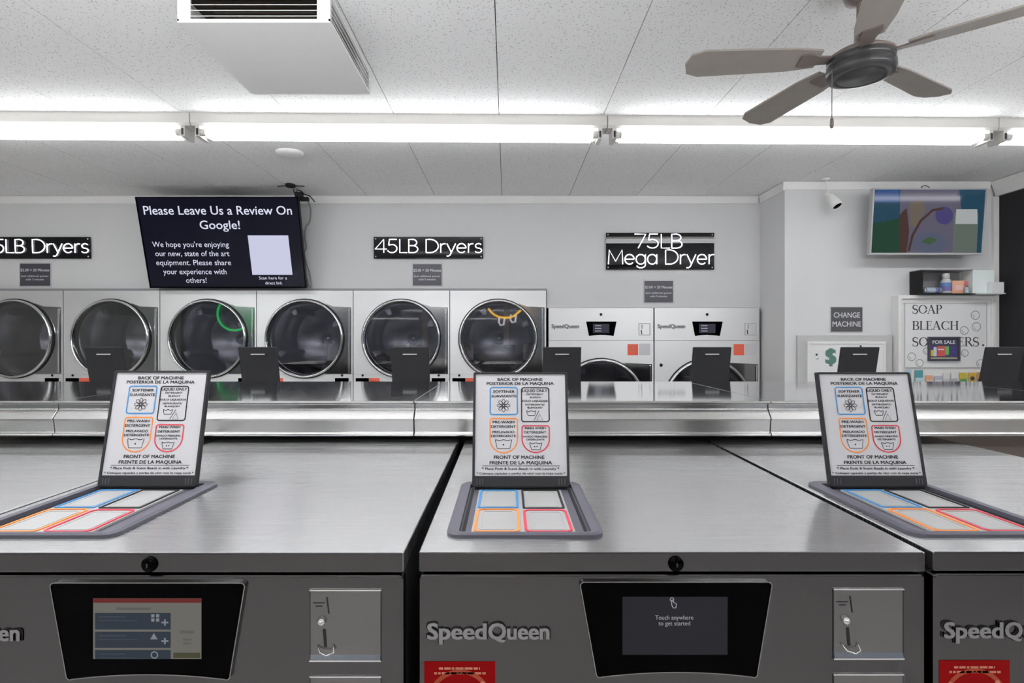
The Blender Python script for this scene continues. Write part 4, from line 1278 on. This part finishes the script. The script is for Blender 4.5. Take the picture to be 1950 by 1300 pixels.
for px, wd, ht, c1, c2, lb in packs:
    o = thing('soap_box', lb, 'box', (X(px, D), WR - 0.0685, zb), (0, 0, 0), 'soap boxes on the vending ledge')
    o.location.y = WR - 0.061
    a = wd * D / F / 2; h = ht * D / F
    m = MB(); m.box(-a, a, -0.0135, -0.0065, 0, h, paint('pack %d' % px, c1)); m.build('carton', o, bevel=0.002)
    m = MB()
    if px == 1849: m.prism(circ(0, h * 0.45, a * 0.62, 18), FRONT, 0.0130, 0.0145, paint('band %d' % px, c2))
    else: m.box(-a * 0.95, a * 0.95, -0.0145, -0.0130, h * 0.08, h * 0.42, paint('band %d' % px, c2))
    m.build('printed_band', o)

# for sale sign
D = WR - 0.095
x0, z1 = X(1771, D), Z(641, D); x1, z0_ = X(1831, D), Z(687, D)
t = thing('for_sale_sign', 'small dark framed FOR SALE picture fixed over the soap poster', 'sign', ((x0 + x1) / 2, WR - 0.0675, (z0_ + z1) / 2))
w2, h2 = (x1 - x0) / 2, (z1 - z0_) / 2
m = MB(); m.ring([(-w2, -h2), (w2, -h2), (w2, h2), (-w2, h2)], [(-w2 + 0.014, -h2 + 0.014), (w2 - 0.014, -h2 + 0.014), (w2 - 0.014, h2 - 0.014), (-w2 + 0.014, h2 - 0.014)], FRONT, 0.0, 0.018, paint('frame slate', (78, 78, 90))); m.build('frame', t)
m = MB(); m.box(-w2 + 0.012, w2 - 0.012, -0.008, 0, -h2 + 0.012, h2 - 0.012, paint('sign slate', (70, 70, 88)))
m.text('FOR SALE', 0, h2 * 0.56, 0.028, 'signtext', FRONT, 0.0085, wd=w2 * 1.45, bold=0.02)
R = lambda a, b, c, d, n, col: m.flat([(w2 * a, h2 * c), (w2 * b, h2 * c), (w2 * b, h2 * d), (w2 * a, h2 * d)], FRONT, 0.0086 + 0.0002 * random.random(), paint(n, col))
R(-0.86, 0.86, -0.66, 0.26, 'picture indigo', (76, 70, 120)); R(-0.84, -0.66, -0.6, -0.1, 'picture yellow', (214, 190, 70)); R(-0.66, -0.46, -0.62, 0.14, 'picture pale', (206, 212, 218))
R(-0.42, 0.08, -0.62, 0.24, 'picture red', (208, 92, 86)); R(-0.40, 0.02, -0.1, 0.0, 'picture pale', (206, 212, 218)); R(0.08, 0.32, -0.5, 0.2, 'picture lime', (108, 190, 96)); R(0.34, 0.86, -0.62, 0.12, 'picture blue', (62, 78, 176))
R(-0.86, 0.86, -0.82, -0.72, 'picture cream', (190, 184, 150)); m.build('picture', t)

# display shelf with products
D = WR - 0.10
x0, x1, z1, z0_ = X(1748, D), X(1845, D), Z(514, D), Z(561, D)
t = thing('wall_display_case', 'small black open display case of laundry products on the wall, below the cartoon television', 'shelf', ((x0 + x1) / 2, WR, z0_))
w2, hh = (x1 - x0) / 2, z1 - z0_
dk = paint('case grey', (140, 140, 142))
m = MB(); m.box(-w2, w2, -0.008, -0.0005, 0, hh, dk); m.build('back_panel', t)
m = MB(); m.box(-w2, w2 + 0.02, -0.14, -0.008, 0, 0.008, 'blackplastic'); m.build('bottom', t)
m = MB(); m.box(-w2, -w2 + 0.012, -0.14, -0.008, 0.008, hh - 0.006, 'blackplastic'); m.build('side_panel', t)
m = MB(); m.box(-w2, w2, -0.14, -0.0082, hh - 0.006, hh, dk); m.build('top_panel', t)
xc = (x0 + x1) / 2
sz = z0_ + 0.0085
def put(name, label, cat, px): return thing(name, label, cat, (X(px, D), WR - 0.09, sz), (0, 0, 0))
o = put('laundry_bottle', 'white bottle with blue and violet label standing inside the display case', 'bottle', 1803)
m = MB(); m.lathe([(0, 0), (0.036, 0.001), (0.040, 0.012), (0.040, 0.09), (0.030, 0.115), (0.020, 0.122)], 'white', n=24); m.build('body', o)
m = MB(); m.lathe([(0.0408, 0.02), (0.0408, 0.06)], paint('violet label', (120, 112, 168)), n=24); m.lathe([(0.0408, 0.06), (0.0408, 0.088)], paint('blue label', (96, 136, 190)), n=24); m.build('label_band', o)
m = MB(); m.lathe([(0.021, 0.120), (0.026, 0.124), (0.026, 0.158), (0.022, 0.166), (0, 0.166)], 'white', n=20); m.build('cap', o)
o = put('lying_tube', 'pale blue tube lying at the left end of the display case', 'tube', 1774)
m = MB(); m.tube([(-0.062, -0.02, 0.026), (0.062, -0.02, 0.026)], 0.025, paint('tube blue', (168, 182, 196)), 16)
m.tube([(0.01, -0.02, 0.026), (0.04, -0.02, 0.026)], 0.0256, paint('tube violet', (112, 116, 170)), 16); m.build('body', o)
m = MB(); m.tube([(-0.076, -0.02, 0.026), (-0.062, -0.02, 0.026)], 0.018, 'white', 14); m.build('cap', o)
o = put('dryer_sheet_box', 'peach orange carton standing in the display case beside the white bottle', 'box', 1828)
m = MB(); m.box(-0.062, 0.055, -0.01, 0.055, 0, 0.106, paint('peach carton', (236, 178, 146))); m.build('carton', o, bevel=0.002)
m = MB(); m.box(0.036, 0.056, -0.0125, -0.009, 0.06, 0.104, paint('rose flash', (214, 112, 118))); m.box(-0.04, 0.02, -0.0125, -0.009, 0.03, 0.07, paint('pale rose', (238, 200, 196))); m.build('printed_band', o)
o = put('small_bottle', 'tiny pale blue bottle before the peach carton in the display case', 'bottle', 1836)
o.location.y = WR - 0.125
m = MB(); m.lathe([(0, 0), (0.013, 0.001), (0.014, 0.008), (0.014, 0.04), (0.006, 0.05), (0.006, 0.06), (0, 0.06)], paint('small bottle blue', (176, 196, 212)), n=16); m.build('body', o)
m = MB(); m.lathe([(0.007, 0.052), (0.008, 0.054), (0.008, 0.066), (0, 0.066)], paint('small cap', (110, 120, 160)), n=12); m.build('cap', o)
# white cartons to the right on the case's ledge
m = MB(); m.box(-0.088, 0.088, -0.06, 0.06, 0, 0.190, paint('mint white carton', (238, 246, 245)))
o = m.build('white_carton', bevel=0.002, loc=(X(1868, D), WR - 0.065, sz)); tag(o, 'tall pale mint carton at right end of the display case', 'box')
m = MB(); m.box(-0.05, 0.05, -0.02, 0.02, 0, 0.088, paint('poster white', (232, 232, 232)))
o = m.build('white_packet', bevel=0.002, loc=(X(1886, D) - 0.0, WR - 0.150, sz)); tag(o, 'low white packet in front of the tall pale mint carton', 'packet')
m = MB(); m.box(w2 + 0.02, w2 + 0.235, -0.175, -0.0005, 0, 0.008, glass_k if False else paint('ledge pale', (206, 214, 212))); m.build('side_ledge', t)

# neon signs in the shop window, mirrored in the dryer doors
def mirror_x(px): return (px - VX) * (2 * 5.034 - (YR + 0.03)) / F
def mirror_z(py): return CZ - (py - VY) * (2 * 5.034 - (YR + 0.03)) / F
t = thing('ring_neon', 'round green neon ring hanging in the shop window', 'sign', (mirror_x(446), YR + 0.03, mirror_z(597)))
m = MB(); m.tube([(0.44 * math.cos(a), 0, 0.44 * math.sin(a)) for a in [2 * PI * i / 48 for i in range(48)]], 0.025, 'greengas', 8, closed=True); m.build('tube_ring', t)
for s in (-1, 1):
    m = MB(); m.tube([(s * 0.3, 0, 0.32), (s * 0.3, 0, CEIL - t.location.z - 0.002)], 0.003, 'blackplastic', 6); m.build('hanging_wire', t)
t = thing('sock_neon', 'yellow line and white sock shaped neon hanging in the shop window', 'sign', (mirror_x(966), YR + 0.03, mirror_z(602)))
kx = (2 * 5.034 - YR) / F
N = lambda pts: [((p[0] - 966) * kx, 0, -(p[1] - 602) * kx) for p in pts]
m = MB(); m.tube(N([(930, 587), (936, 595), (943, 600), (952, 604), (966, 605), (978, 602), (990, 592), (1000, 583)]), 0.024, 'yellowgas', 8); m.build('yellow_tube', t)
for dx in (0, 22):
    m = MB(); m.tube(N([(951 + dx, 604 - dx * 0.25), (950 + dx, 614 - dx * 0.25), (953 + dx, 619 - dx * 0.25), (959 + dx, 618 - dx * 0.25), (961 + dx, 604 - dx * 0.25)]), 0.02, 'neon', 8); m.build('white_tube', t)
for s in (930, 1000):
    m = MB(); m.tube([N([(s, 587)])[0], (N([(s, 587)])[0][0], 0, CEIL - t.location.z - 0.002)], 0.003, 'blackplastic', 6); m.build('hanging_wire', t)
